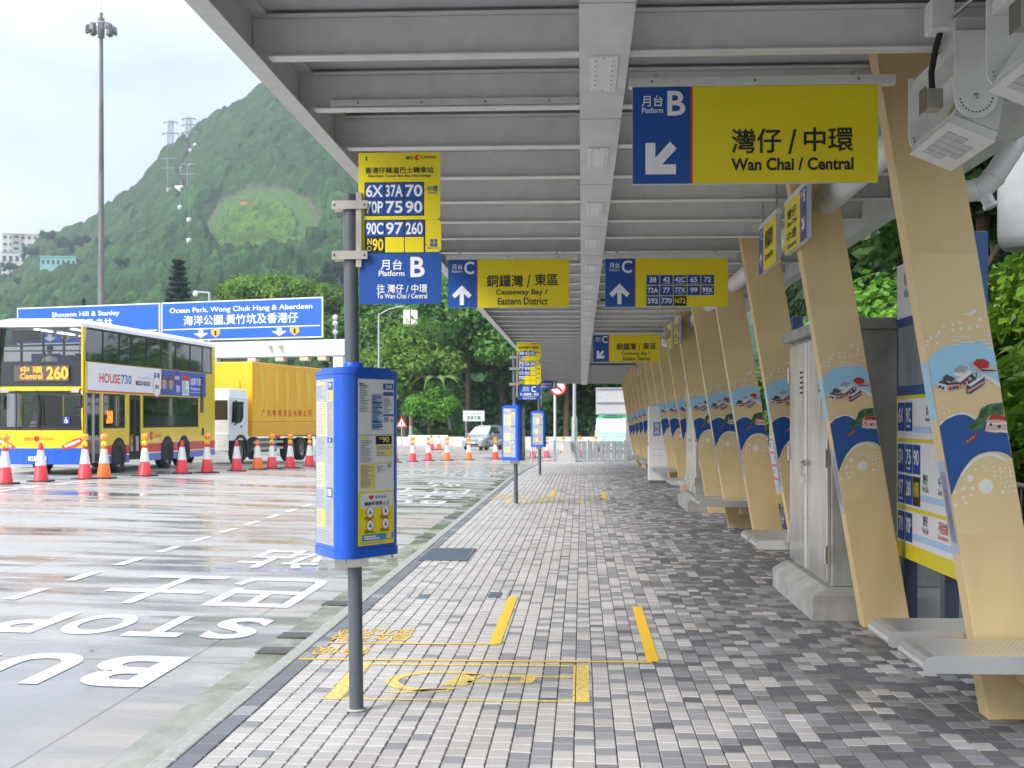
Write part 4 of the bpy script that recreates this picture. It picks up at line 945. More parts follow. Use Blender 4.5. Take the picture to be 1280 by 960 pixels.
MPI = mat('print_pink', (.80,.05,.25), .4); LEG = mat('board_leg_blue', (.045,.065,.105), .4); FRB = mat('board_frame_blue', (.03,.09,.28), .4)
GLS = mat('board_glass', (.30,.34,.39), .05, spec=.8, var=.45, scale=1.2)  # pale tone: reflected brightness put into the glass colour
def board(loc, label, kind):
    t = thing('route_board', label, 'information board', loc, 0, None); L = 2.2
    mb = MB(); mb.box(-.02,.10,-L,0,.58,3.07,FRB); mb.build('frame', t, bevel=.008)
    for y in (-.18, -1.42):
        mb = MB(); mb.box(-.01,.10,y-.06,y+.06,-.02,.578,LEG); mb.build('leg', t, bevel=.006)
    mb = MB(); F = Face(mb, (-.021,0,.58), (0,-1,0), (0,0,1), (0,0,240,249), (L,2.49), .0015); F.N = Vector((-1,0,0))
    if kind == 0:
        F.rect(3,0,240,46,SW); F.text('Aberdeen Tunnel Bus-Bus Interchange',30,22,225,32,PRB,2,.01); F.text('香港仔隧道巴士轉乘站',30,8,170,19,PRB,2)
    else:
        F.rect(3,0,240,60,SB); F.text('香港仔隧道巴士轉乘站',20,10,200,28,SW,2); F.text('Aberdeen Tunnel Bus-Bus Interchange',20,34,220,46,SW,2,.01)
    mb.build('header', t)
    mb = MB(); F = Face(mb, (-.021,0,.58), (0,-1,0), (0,0,1), (0,0,240,249), (L,2.49), .0015); F.N = Vector((-1,0,0))
    F.frame(3,50,237,108,4,FRB,3); F.rect(7,54,233,104,GLS,1); mb.build('display_window', t)
    mb = MB(); F = Face(mb, (-.021,0,.58), (0,-1,0), (0,0,1), (0,0,240,249), (L,2.49), .0015); F.N = Vector((-1,0,0))
    F.rect(2,112,240,249,SY); F.rect(5,115,240,236,SW,2)
    if kind == 0:
        F.rect(2,148,240,151,SY,3); F.rect(2,205,240,208,SY,3)
        for tx, x, y in (('6X',8,118),('90C',36,118),('37A',8,153),('75',36,153),('90',64,153),('97',8,179),('260',36,179),('N90',64,179),('70',8,210),('70P',36,210)):
            nn_ = tx == 'N90'; F.rect(x,y,x+26,y+24,SK if nn_ else SB,4); F.text(tx,x+4,y+4,x+22,y+17,SY if nn_ else SW,5,.02)
            if tx in ('90C','75','97'): F.rect(x+6,y+19,x+20,y+21,PRLB,5)
        for y, zh, en, x in ((138,'合和中心','Hopewell Centre',110),(193,'灣仔','Wan Chai',100),(226,'灣仔','Wan Chai',100)):
            F.rect(64 if y != 193 else 92,y,240,y+5,PRLB,4); F.text(zh,x,y-17,x+(26 if len(zh) > 2 else 16),y-9,SK,5); F.text(en,x-2,y-8,x+(28 if len(zh) > 2 else 18),y-3,SK,5)
            F.disc(x+9,y+2.5,2.2,SW,6)
        F.text('中環',150,176,166,184,SK,5); F.text('Central',149,185,167,190,SK,5); F.text('不經金鐘',150,210,178,219,SR,5); F.text('Omit Admiralty',148,220,180,225,SR,5)
    else:
        for q in range(6):
            y = 124+18*q; F.rect(14,y,240,y+3,MPI,4)
            for x in (18,60,104,150,200): F.disc(x,y+1.5,3.2,MPI,5); F.disc(x,y+1.5,1.8,SW,6); F.lines(x-6,y+6,x+10,y+13,2,PRG,5,x+q)
    mb.build('route_panel', t); return t
board((2.75,11.62,0), 'tall blue-framed route board with 6X and 90C squares behind the nearest column', 0)
board((2.75,19.4,0), 'farther route board with pink route lines and yellow lower edge between columns', 1)
t = thing('white_cabinet', 'tall white cabinet with blue Chinese lettering and red stripe standing among the columns', 'cabinet', (1.82,36.0,0))
mb = MB(); mb.box(0,.50,0,.55,.08,2.1,WHT); mb.build('body', t, bevel=.015)
mb = MB(); mb.box(.03,.47,.03,.52,0,.079,DRK); mb.build('base', t)
mb = MB(); F = Face(mb, (0,-.001,.08), (1,0,0), (0,0,1), (735,440,800,770), (.5,2.02), .002); F.N = Vector((0,-1,0))
F.rect(752,510,776,540,SB); F.rect(752,543,776,570,SB); F.text('服',755,513,773,537,SW,2); F.text('務',755,546,773,567,SW,2)
F.text('客',783,512,798,538,SB); F.text('區',783,545,798,568,SB)
for y in (602, 630, 658): F.rect(748,y,792,y+2,PRLB)
mb.build('lettering', t)
mb = MB(); mb.box(-.003,-.0005,.05,.50,1.02,1.12,SR); mb.build('stripe', t)
t = thing('ceiling_camera', 'small white surveillance fixture hanging beside the far destination sign', 'camera', (1.74, 27.2, 3.30))
mb = MB(); mb.hexa([(-.09,-.2,-.02),(.09,-.2,-.1),(.09,.25,-.1),(-.09,.25,-.02),(-.09,-.2,.10),(.09,-.2,.03),(.09,.25,.03),(-.09,.25,.10)], WHT); mb.build('housing', t, bevel=.01)
mb = MB(); mb.box(-.02,.02,-.02,.02,.06,.41,GALV); mb.build('bracket', t)

# ================================================================ END OF THE PLATFORM
y = 64.2
t = thing('railing', 'low grey vertical-bar pedestrian railing across the far end of the platform', 'railing', (0, y, G(y)))
for z in (.12, 1.02):
    mb = MB(); mb.tube([(-2.4,0,z),(2.1,0,z)], .022, GALV, 8); mb.build('rail', t)
for x in (-2.4, -1.33, .32, 2.08):
    mb = MB(); mb.tube([(x,0,-.02),(x,0,1.1)], .04, GALV, 10); mb.build('post', t)
for i in range(38):
    mb = MB(); x = -2.3+.115*i; mb.tube([(x,0,.13),(x,0,1.01)], .011, GALV, 6); mb.build('bar', t)
def edge_rail():
    t = thing('railing', 'grey bar railing at the foot of the hedge on the right', 'railing', (4.3, 14, 0.12))
    for z in (.12, .98):
        mb = MB(); mb.tube([(0,-11,z),(0,30,z)], .025, GALV, 8); mb.build('rail', t)
    mb = MB()
    for i in range(300): mb.tube([(0,-10.9+.136*i,.13),(0,-10.9+.136*i,.97)], .012, GALV, 6, caps=False)
    o = mb.build('bar', t); o['kind'] = 'stuff'
edge_rail()
t = thing('barrier', 'grey corrugated barrier panels behind the far railing', 'barrier', (0, 66.6, G(66.6)))
for i in range(9):
    mb = MB(); x = -.3+.30*i; mb.prism([(x,0),(x+.05,-.06),(x+.2,-.06),(x+.25,0),(x+.25,.05),(x,.05)], 'z', -.02, 1.0, GALV); mb.build('panel', t)
t = tag(MB().prism([(-.45,0),(.45,0),(.45,.15),(.22,.42),(.16,1.0),(-.16,1.0),(-.22,.42),(-.45,.15)], 'y', 0, 7, CONCL).build('concrete_barrier', loc=(-.75,66.2,G(66.2)-.03)), 'short concrete barrier end behind the far railing beside the no-entry sign', 'barrier')
t = thing('prohibition_sign', 'round red-ringed prohibition sign on a white pole at the far railing', 'traffic sign', (-1.30, 64.5, G(64.5)))
mb = MB(); mb.tube([(0,0,-.02),(0,0,3.75)], .06, WHT, 12); mb.build('pole', t)
mb = MB(); mb.tube([(0.15,-.07,3.66),(0.15,-.1,3.66)], .40, SR, 28, smooth=False); mb.tube([(.15,-.101,3.66),(.15,-.108,3.66)], .32, SW, 28, smooth=False)
mb.add([(.15+a,-.110,3.66+b) for a, b in ((-.25,.17),(-.18,.25),(.25,-.17),(.18,-.25))], [(0,1,2,3)], SR); mb.build('disc', t)
t = thing('information_sign', 'small blue information sign with letter i beside the far bus stop flag', 'sign', (-1.75, 58.0, G(58)))
mb = MB(); mb.box(0,.66,0,.03,3.34,3.70,SB); F = Face(mb, (0,-.001,3.34), (1,0,0), (0,0,1), (460,440,650,540), (.66,.36), .002); F.N = Vector((0,-1,0))
F.text('轉乘服務',472,466,588,490,SW); F.text('Information',472,500,586,516,SW); F.text('i',604,456,634,528,SW,1,.03); mb.build('panel', t)
mb = MB(); mb.tube([(-.06,.02,-.02),(-.06,.02,4.0)], .035, POLE, 10); mb.box(-.06,.0,.005,.025,3.7,3.74,POLE); mb.build('pole', t)
t = thing('road_sign', 'back of a large grey road sign on a tall post beyond the railing', 'traffic sign', (2.35, 67.6, G(67.6)))
mb = MB(); mb.box(-1.62,.55,0,.04,2.35,3.75,SGR); mb.build('panel', t)
for z in (2.36, 2.95, 3.66):
    mb = MB(); mb.box(-1.6,.53,-.06,-.002,z,z+.08,GALV); mb.build('brace', t)
mb = MB(); mb.box(-.10,.20,-.26,-.062,-.05,3.74,GALV); mb.build('post', t)
t = thing('lamp_post', 'plain grey tapered lamp post beyond the far end of the canopy', 'lamp post', (-.40, 73, G(73)-.1))
mb = MB(); mb.tube([(0,0,-.1),(0,0,2.4)], .16, GALV, 12); mb.tube([(0,0,2.4),(0,0,9)], [.10,.07], GALV, 12); mb.build('pole', t)
mb = MB(); mb.tube([(0,0,8.95),(-.8,0,9.4),(-1.8,0,9.5)], .045, GALV, 8); mb.box(-2.4,-1.7,-.12,.12,9.44,9.55,GALV); mb.build('arm', t)
# ================================================================ VEHICLES
VG = bpy.data.materials.new('vehicle_glass'); VG.use_nodes = True
n = VG.node_tree.nodes; l = VG.node_tree.links; n.remove(n['Principled BSDF'])
tr = n.new('ShaderNodeBsdfTransparent'); tr.inputs[0].default_value = (.66,.69,.71,1); gl = n.new('ShaderNodeBsdfGlossy'); gl.inputs['Roughness'].default_value = .03
fr = n.new('ShaderNodeFresnel'); fr.inputs[0].default_value = 1.5; ad = n.new('ShaderNodeMath'); ad.operation = 'ADD'; ad.inputs[1].default_value = .20
ms = n.new('ShaderNodeMixShader'); l.new(fr.outputs[0], ad.inputs[0]); l.new(ad.outputs[0], ms.inputs[0]); l.new(tr.outputs[0], ms.inputs[1]); l.new(gl.outputs[0], ms.inputs[2]); l.new(ms.outputs[0], n['Material Output'].inputs[0])
VGF = VG.copy(); VGF.name = 'windscreen_glass'
for q in VGF.node_tree.nodes:
    if q.type == 'MATH': q.inputs[1].default_value = .02
    if q.type == 'BSDF_TRANSPARENT': q.inputs[0].default_value = (.52,.54,.57,1)
DG = mat('dark_vehicle_glass', (.02,.025,.03), .05, spec=.8)
BY = mat('bus_yellow', (.80,.56,.01), .25, coat=.4, var=.04); BRD = mat('bus_red', (.62,.035,.02), .3); BBL = mat('bus_blue', (.008,.10,.52), .28, coat=.3); BWH = mat('bus_white', (.80,.80,.80), .3)
BIN = mat('bus_interior', (.42,.43,.44), .6); SEA = mat('seat_purple', (.12,.09,.22), .7); PYL = mat('grab_pole_yellow', (.75,.55,.03), .3)
LED = mat('led_orange', (1.,.22,.01), .5, emit=.7, var=.02); LMP = mat('lamp_lens', (.75,.77,.80), .1, coat=.8); LRD = mat('lamp_red', (.65,.03,.02), .15, coat=.8); LOR = mat('lamp_amber', (.95,.33,.01), .2, coat=.6)
RIM = mat('wheel_rim', (.33,.33,.33), .4, metal=.6); SHIRT = mat('shirt_grey', (.46,.47,.52), .8); SKIN = mat('skin', (.52,.31,.21), .55); HAIR = mat('hair_grey', (.10,.09,.085), .7); TUBE = mat('strip_light', (.95,.97,1.), .5, emit=3.0)
LILAC = mat('dash_panel', (.34,.33,.52), .5)
def wheel(parent, x, y, r, wd, s, hub=.62):
    o = MB(); prof = [(r*hub,-wd/2),(r*.93,-wd/2),(r,-wd/2+.03),(r,wd/2-.03),(r*.93,wd/2),(r*hub,wd/2)]
    o.M = Matrix.Translation((x, y, r)) @ Matrix.Rotation(R_(90)*s, 4, 'Y'); o.lathe(prof, RUB, 28); t = o.build('wheel', parent)
    q = MB(); q.M = o.M; q.lathe([(0,wd*.22),(r*.18,wd*.22),(r*.22,wd*.10),(r*.5,wd*.05),(r*hub,wd*.36),(r*hub+.005,wd*.36)], RIM, 28)
    for k in range(8): a = 6.283*k/8; q.ball((r*.36*math.cos(a), r*.36*math.sin(a), wd*.10), r*.035, SCREW, 6, 4)
    q.build('rim', t); return t
def person(label, loc, shirt, sit=True, hands=True, hair=HAIR, rotz=0):
    """seated figure facing -Y: one continuous skinned body; head, hair and shirt follow it"""
    J = [((0,0,.0),.13),((0,.0,.16),.135),((0,0,.36),.145),((0,-.005,.48),.075),((0,-.02,.56),.055),((0,-.03,.66),.088),((0,-.035,.755),.075)]
    E = [(i, i+1) for i in range(6)]
    for s in (-1, 1):
        b = len(J); J += [((.17*s,0,.43),.062),((.23*s,-.06,.20),.05),((.17*s,-.30,.14),.04),((.14*s,-.44,.20),.026),((.135*s,-.49,.215),.03)]
        E += [(2,b),(b,b+1),(b+1,b+2),(b+2,b+3),(b+3,b+4)]
        if hands:
            for q in range(4):
                c = len(J); dx = (-.028+.018*q)*s; J += [((.135*s+dx,-.535-.006*(q in (1,2)),.215),.0095),((.135*s+dx,-.555,.19),.008)]; E += [(b+4,c),(c,c+1)]
            c = len(J); J += [((.10*s,-.49,.23),.011),((.085*s,-.515,.235),.009)]; E += [(b+4,c),(c,c+1)]
        b = len(J); J += [((.09*s,-.03,-.02),.10),((.11*s,-.42,.0),.075),((.11*s,-.44,-.40),.05),((.11*s,-.55,-.44),.04)]; E += [(0,b),(b,b+1),(b+1,b+2),(b+2,b+3)]
    me = bpy.data.meshes.new('person'); me.from_pydata([j[0] for j in J], E, []); o = bpy.data.objects.new('person', me); COL.objects.link(o)
    sk = o.modifiers.new('skin', 'SKIN'); sv = me.skin_vertices
    if not sv: 
        me.attributes
    for i, j in enumerate(J): me.skin_vertices[0].data[i].radius = (j[1], j[1]*(.8 if i < 3 else 1))
    me.skin_vertices[0].data[0].use_root = True
    sb = o.modifiers.new('sub', 'SUBSURF'); sb.levels = 1; sb.render_levels = 1
    dg = bpy.context.evaluated_depsgraph_get(); m2 = bpy.data.meshes.new_from_object(o.evaluated_get(dg)); bpy.data.objects.remove(o)
    m2.materials.clear()
    for m in (SKIN, shirt, SEA): m2.materials.append(m)
    for p in m2.polygons:
        c = p.center; p.use_smooth = True
        p.material_index = 2 if c.z < .03 else 1 if (c.z < .49 and c.y > -.28) else 0
    o = bpy.data.objects.new('person', m2); COL.objects.link(o); o.location = loc; o.rotation_euler = (0,0,rotz); tag(o, label, 'person')
    h = MB(); h.ball((0,-.005,.735),(.098,.105,.085),hair,14,8); h.v = [v for v in h.v]; hh = h.build('hair', o)
    f = MB()
    for s in (-1, 1): f.ball((.033*s,-.112,.70),(.014,.008,.009),SW,8,5); f.ball((.033*s,-.119,.70),(.006,.004,.006),SK,6,4); f.ball((.09*s,-.03,.68),(.012,.02,.032),SKIN,8,5)
    f.ball((0,-.122,.672),(.013,.018,.022),SKIN,8,5); f.box(-.025,.025,-.116,-.108,.628,.636,mat('lips',(.36,.12,.10),.5)); f.build('face', o)
    return o

# ---------------- double-decker
BX, BYY, BROT = -14.0, 36.35, R_(-3.2)
def bus():
    t = thing('double_decker_bus', 'yellow double-decker bus with red and blue skirt, route 260, behind the cones', 'bus', (BX-1.27, BYY, RD(BX, BYY)-.02), BROT)
    L, W, H = 11.3, 1.27, 4.45
    def B(name, fn, m=None, bevel=0, par=t):
        mb = MB(); fn(mb); return mb.build(name, par, bevel)
    # structure: floors, roof, far side, rear
    B('floor', lambda k: k.box(-W+.03,W-.03,.25,L-.05,.36,.44,BIN)); B('upper_floor', lambda k: (k.box(-W+.045,W-.045,.12,L-.05,2.36,2.46,BIN)))
    def roof(k):
        prof = [(-W,4.22),(-W+.03,4.33),(-W+.14,4.41),(-W+.4,H),(W-.4,H),(W-.14,4.41),(W-.03,4.33),(W,4.22)]
        k.prism(prof, 'y', .10, L, BWH)
        k.prism([(-.9,H),(.9,H),(.8,H+.05),(-.8,H+.05)], 'y', 1.2, L-.6, BWH)
    B('roof', roof, bevel=.01)
    def far(k):
        k.box(-W,-W+.045,.12,L,.36,1.36,BY); k.box(-W,-W+.045,.12,L,2.35,3.22,BY)
        for y in (.12,1.5,2.9,4.3,5.7,7.1,8.5,9.9,11.2): k.box(-W+.002,-W+.043,y,y+.09,1.361,2.349,BY); k.box(-W+.002,-W+.043,y,y+.09,3.221,4.219,BLK)
    B('offside_wall', far)
    B('rear_wall', lambda k: (k.box(-W+.046,W-.046,L-.08,L,.36,3.2,BY), k.box(-W+.046,W-.046,L-.07,L-.01,3.201,4.219,BLK)))
    # near side: openings for two doors and the glazing
    def side(k):
        x0, x1 = W-.045, W
        k.box(x0,x1,.12,.30,.90,4.219,BY)                     # front corner post
        k.box(x0,x1,.301,L,2.36,3.25,BY)                      # band between the decks
        k.box(x0,x1,1.36,1.50,.36,2.359,BY)
        k.box(x0,x1,1.501,3.42,.84,1.34,BY); k.box(x0,x1,3.10,3.42,1.341,2.359,BY)
        k.box(x0,x1,4.32,4.50,.84,2.359,BY); k.box(x0,x1,4.501,L,.84,1.34,BY); k.box(x0,x1,9.55,L,1.341,2.359,BY)
        for a, b_ in ((1.501,2.12),(3.12,3.42),(4.32,6.02),(7.14,7.56),(8.68,L)):
            k.box(x0,x1,a,b_,.56,.839,BRD); k.box(x0+.001,x1-.001,a,b_,.525,.559,BWH); k.box(x0,x1,a,b_,.30,.524,BBL)
        k.box(x0,x1,10.96,L,3.251,4.219,BY)
    B('nearside_wall', side)
    def arch(yc):
        def f(k):
            n_ = 14; o_ = [(yc+.565*math.cos(R_(180*i/n_)), .50+.565*math.sin(R_(180*i/n_))) for i in range(n_+1)]; i_ = [(yc+.535*math.cos(R_(180*i/n_)), .50+.535*math.sin(R_(180*i/n_))) for i in range(n_+1)]
            for i in range(n_):
                q = [o_[i], o_[i+1], i_[i+1], i_[i]]; k.hexa([(W-.044,)+p for p in q]+[(W+.010,)+p for p in q], BLK)
            k.prism([(yc+.534*math.cos(R_(180*i/n_)), .50+.534*math.sin(R_(180*i/n_))) for i in range(n_+1)]+[(yc-.534,.3),(yc+.534,.3)], 'x', W-.30, W+.003, BLK)
        return f
    for yc in (2.62, 6.58, 8.12): B('wheel_arch', arch(yc))
    for yc in (2.62, 6.58, 8.12):
        wheel(t, W-.13, yc, .47, .30, 1); wheel(t, -W+.17, yc, .49, .30, -1)
    # glazing
    def glass(k):
        x = W-.02
        ys_ = [.31,1.52,2.70,3.62,4.85,6.06,7.40,8.75,10.0,10.95]
        for a, b_ in zip(ys_, ys_[1:]): k.box(x-.008,x,a+.035,b_-.035,3.29,4.16,VG)
        for a in ys_: k.box(x-.03,x+.012,a-.034,a+.034,3.251,4.218,BLK)
        k.box(x-.03,x+.0125,.345,10.92,3.251,3.289,BLK); k.box(x-.03,x+.0125,.345,10.92,4.161,4.2185,BLK)
    B('upper_windows', glass)
    def lowg(k):
        x = W-.015
        for a, b_ in ((1.53,3.08),(4.52,9.53)):
            k.box(x-.008,x,a,b_,1.36,2.34,VG); k.box(x-.012,x+.006,a-.02,a+.03,1.342,2.358,BLK); k.box(x-.012,x+.006,b_-.03,b_+.02,1.342,2.358,BLK)
            k.box(x-.012,x+.005,a+.031,b_-.031,1.342,1.40,BLK); k.box(x-.012,x+.005,a+.031,b_-.031,2.30,2.358,BLK)
        for y in (5.9, 7.4, 8.75, 2.55): k.box(x-.012,x+.004,y,y+.05,1.401,2.299,BLK)
        k.box(x-.0005,x+.003,4.56,9.5,1.401,1.72,DG)
    B('lower_windows', lowg)
    mb = MB(); F = Face(mb, (W-.008,1.72,1.46), (0,1,0), (0,0,1), (0,0,40,35), (.5,.44), .002); F.N = Vector((1,0,0)); F.text('260',2,2,38,33,LED,1,.025); mb.build('side_route_number', t)
    for a, b_ in ((.36,1.34),(3.46,4.30)):
        def door(k):
            mid = (a+b_)/2
            for u, v in ((a,mid-.005),(mid+.005,b_)):
                k.box(W-.03,W-.02,u+.07,v-.07,.62,2.22,VG); k.box(W-.045,W-.01,u,u+.07,.38,2.34,GALV if a < 1 else BLK); k.box(W-.045,W-.01,v-.07,v,.38,2.34,GALV if a < 1 else BLK)
                k.box(W-.045,W-.01,u+.071,v-.071,.38,.62,BLK); k.box(W-.045,W-.01,u+.071,v-.071,2.22,2.34,BLK)
        d = B('door', door)
        for q in (-.09, .09):
            mb = MB(); mb.tube([(W-.06,(a+b_)/2+q,.9),(W-.06,(a+b_)/2+q,1.6)], .018, PYL, 8); mb.build('handle', d)
    # advertisement on the near side
    def ad(k):
        F = Face(k, (W+.001,.42,2.40), (0,1,0), (0,0,1), (82,365,890,566), (9.9,.83), .0025); F.N = Vector((1,0,0))
        # straighten the drawing: columns keep their place along the side
        F.rect(82,365,560,566,SW); F.rect(82,556,560,566,SR,2); F.rect(540,365,890,566,mat('advert_blue',(.03,.09,.48),.35))
        F.text('H',148,432,172,500,SR,2,.02); F.text('O',174,432,204,500,SR,2,.02); F.text('USE',207,432,270,500,SR,2,.02); F.text('730',275,432,340,500,SB,2,.02)
        F.text('www.house730.com',378,436,468,450,PRG,2); F.rect(366,470,410,500,SK,2); F.rect(416,470,462,500,SK,2); F.rect(370,475,378,495,SR,3); F.text('APP',382,476,406,494,SW,3); F.text('WEB',420,476,458,494,SW,3)
        F.disc(508,505,28,SR,2); F.disc(508,505,26,SW,3); F.text('樓盤',494,490,522,520,PRB,4); F.text('真實',486,395,530,440,SB,2)
        for x in (560, 608):
            F.poly([(x-28,564),(x-24,520),(x-8,506),(x+8,506),(x+24,520),(x+28,564)],SB if x < 600 else PRB,3); F.disc(x,455,19,HAIR,4,20); F.disc(x,472,16,SKIN,5,20); F.rect(x-6,495,x+6,512,SKIN,4.5)
            F.rect(x-9,466,x-3,470,SK,6); F.rect(x+3,466,x+9,470,SK,6); F.rect(x-5,487,x+5,490,SR,6)
            F.poly([(x-17,452),(x-12,430),(x+12,430),(x+17,452),(x+8,444),(x-8,444)],HAIR,7)
        F.disc(655,420,24,SR,2); F.disc(655,420,21,SB,3); F.text('真盤',638,404,672,436,SW,4); F.text('樓市',650,480,680,540,SW,3)
        F.rect(695,390,748,560,SW,3); F.rect(695,390,748,440,SR,4); F.lines(700,445,744,550,9,PRG,4,4)
        F.text('誠實可靠',762,410,845,470,SW,3,.02); F.text('Respect !',764,486,852,520,SW,3,.012); F.rect(760,530,850,534,SW,3)
    B('advert_panel', ad)
    def liv(k):
        F = Face(k, (W+.001,4.6,.9), (0,1,0), (0,0,1), (0,0,100,35), (1.5,.36), .0025); F.N = Vector((1,0,0))
        F.text('城巴',2,8,28,26,mat('livery_orange',(.75,.22,.02),.4),1); F.disc(40,17,9,SR,1); F.rect(40,14,50,20,BY,2); F.text('Citybus',52,8,98,28,mat('livery_orange',(.75,.22,.02),.4),1)
    B('livery_lettering', liv)
    def vents(k):
        k.box(W+.0005,W+.012,9.75,10.05,1.85,3.1,BLK)
        for q in range(12): k.box(W+.0125,W+.016,9.77,10.03,1.9+.1*q,1.93+.1*q,DRK)
    B('vent', vents)
    B('vent', lambda k: k.box(W+.0005,W+.01,9.9,10.1,1.05,1.3,BLK))
    # front end: curved in plan
    def fpts(z, rake=0):
        return [(x, .0+.11*(abs(x)/W)**2.2*1.0+rake) for x in (-W,-.9,-.45,0,.45,.9,W)]
    def fband(k, z0, z1, m, r0, r1, d=.05, xs=1.0):
        a = [(x*xs, y+r0) for x, y in fpts(0)]; b_ = [(x*xs, y+r1) for x, y in fpts(0)]; n_ = len(a)
        v = [(x,y,z0) for x,y in a]+[(x,y,z1) for x,y in b_]+[(x,y+d,z0) for x,y in a]+[(x,y+d,z1) for x,y in b_]
        f = []
        for i in range(n_-1): f += [(i,i+1,n_+i+1,n_+i),(2*n_+i+1,2*n_+i,3*n_+i,3*n_+i+1),(i,2*n_+i,2*n_+i+1,i+1),(n_+i,n_+i+1,3*n_+i+1,3*n_+i)]
        f += [(0,n_,3*n_,2*n_),(n_-1,3*n_-1,4*n_-1,2*n_-1)]
        k.add(v, f, m)
    B('front_panel', lambda k: fband(k,.80,1.30,BY,.015,.03)); B('waist_band', lambda k: fband(k,2.41,2.53,BY,.06,.065)); B('roof_front', lambda k: fband(k,4.20,4.30,BWH,.20,.26))
    B('bumper', lambda k: (fband(k,.34,.798,BBL,.0,.0,.06)), bevel=.01)
    B('destination_panel', lambda k: fband(k,2.532,3.24,DG,.065,.09))
    B('windscreen', lambda k: (fband(k,1.40,2.409,VGF,.03,.06,.01,.97)))
    B('upper_windscreen', lambda k: (fband(k,3.242,4.199,VGF,.09,.20,.01,.97)))
    def pill(k):
        for s in (-1, 1):
            k.hexa([(s*W,.13,1.3),(s*(W-.06),.10,1.3),(s*(W-.06),.16,1.3),(s*W,.19,1.3),(s*W,.17,2.41),(s*(W-.06),.14,2.41),(s*(W-.06),.20,2.41),(s*W,.23,2.41)], BLK)
            k.hexa([(s*W,.19,3.24),(s*(W-.05),.16,3.24),(s*(W-.05),.22,3.24),(s*W,.25,3.24),(s*W,.30,4.25),(s*(W-.05),.27,4.25),(s*(W-.05),.33,4.25),(s*W,.36,4.25)], BWH if s > 0 else BLK)
        fband(k,1.301,1.399,BLK,.028,.032,.05)
    B('windscreen_frame', pill)
    mb = MB(); F = Face(mb, (-.72,.05,2.68), (1,0,0), (0,0,1), (55,318,300,385), (1.62,.44), .003); F.N = Vector((0,-1,0))
    F.rect(55,318,300,385,mat('led_matrix',(.10,.09,.08),.4)); F.text('中 環',86,322,180,350,LED,2,.02); F.text('Central',82,352,182,376,LED,2,.02); F.text('260',200,322,296,378,LED,2,.025)
    mb.build('destination_display', t)
    for s in (-1, 1):
        mb = MB(); F = Face(mb, (s*W-(.62 if s > 0 else 0),.0,.72), (1,0,0), (0,0,1), (0,0,100,60), (.62,.40), .004)
        def mir(p): return [(100-x if s < 0 else x, y) for x, y in p]
        for pts_, m_, k_ in (([(8,40),(60,12),(96,4),(98,24),(60,46),(12,54)],LRD,1),([(20,38),(60,20),(90,12),(90,20),(60,34),(24,46)],LMP,2)):
            pq = []
            for x, y in mir(pts_): P = F.p(x, y, 0); P.y = .11*(abs(P.x)/W)**2.2-.008*k_; pq.append(P)
            mb.add(pq, [tuple(range(len(pq)))], m_)
        mb.build('headlight', t)
    mb = MB(); mb.box(-.26,.26,-.03,-.003,.44,.56,SW); F = Face(mb, (-.26,-.031,.44), (1,0,0), (0,0,1), (0,0,100,24), (.52,.12), .002); F.N = Vector((0,-1,0)); F.text('SF 873',12,4,88,20,SK,1,.015); mb.build('number_plate', t)
    mb = MB(); F = Face(mb, (-.5,.018,.98), (1,0,0), (0,0,1), (0,0,100,20), (1.0,.16), .003); F.N = Vector((0,-1,0)); F.text('城巴',8,4,34,17,mat('livery_orange',(.75,.22,.02),.4)); F.disc(46,10,8,SR); F.text('Citybus',58,4,96,17,mat('livery_orange',(.75,.22,.02),.4)); mb.build('livery_lettering', t)
    mb = MB(); F = Face(mb, (.72,.055,1.48), (1,0,0), (0,0,1), (0,0,10,10), (.2,.2), .003); F.N = Vector((0,-1,0)); F.rect(0,0,10,10,SB); F.disc(4.6,6.4,2.6,SW,2); F.disc(4.6,6.4,1.7,SB,3); F.disc(4.6,2,1,SW,2); F.poly([(4.1,2.6),(5.1,2.6),(5.4,5),(8,7.6),(7.3,8.2),(4.6,6)],SW,4); mb.build('wheelchair_sticker', t)
    for x, dx in ((-.62,.05),(.02,.16)):
        mb = MB(); mb.tube([(x,-.03,1.34),(x+dx*.3,-.02,1.9),(x-dx*.3,.0,2.42)], .016, BLK, 6); mb.tube([(x+.16,.0,1.45),(x+.10,.005,2.2)], .012, BLK, 6); mb.build('wiper', t)
    for s in (-1, 1):
        mb = MB(); mb.tube([(s*(W-.02),.05,2.46),(s*(W+.06),-.18,2.44),(s*(W+.05),-.24,2.30)], .025, BLK, 8); mb.build('mirror_arm', t)
        mb = MB(); mb.box(s*(W+.05)-.10,s*(W+.05)+.10,-.30,-.18,1.92,2.30,BLK); mb.build('mirror', t, .03)
    # inside
    def inn(k):
        k.box(-W+.1,W-.12,.16,.62,1.02,1.30,LILAC); k.box(.0,W-.06,1.45,1.5,.45,1.7,LILAC)
        k.box(-.2,-.16,.35,1.9,.45,2.3,BIN)
        for x in (-.9, -.45, .45, .9):
            for q in range(10): 
                y = 1.5+.92*q; k.box(x-.21,x+.21,y,y+.42,2.84,2.94,SEA); k.box(x-.21,x+.21,y+.38,y+.47,2.94,3.55,SEA)
                if y > 4.6: k.box(x-.21,x+.21,y,y+.42,.86,.96,SEA); k.box(x-.21,x+.21,y+.38,y+.47,.96,1.6,SEA)
        k.box(-1.0,-.2,.55,.62,3.8,4.15,mat('sun_blind',(.46,.45,.62),.8))
    B('seats', inn)
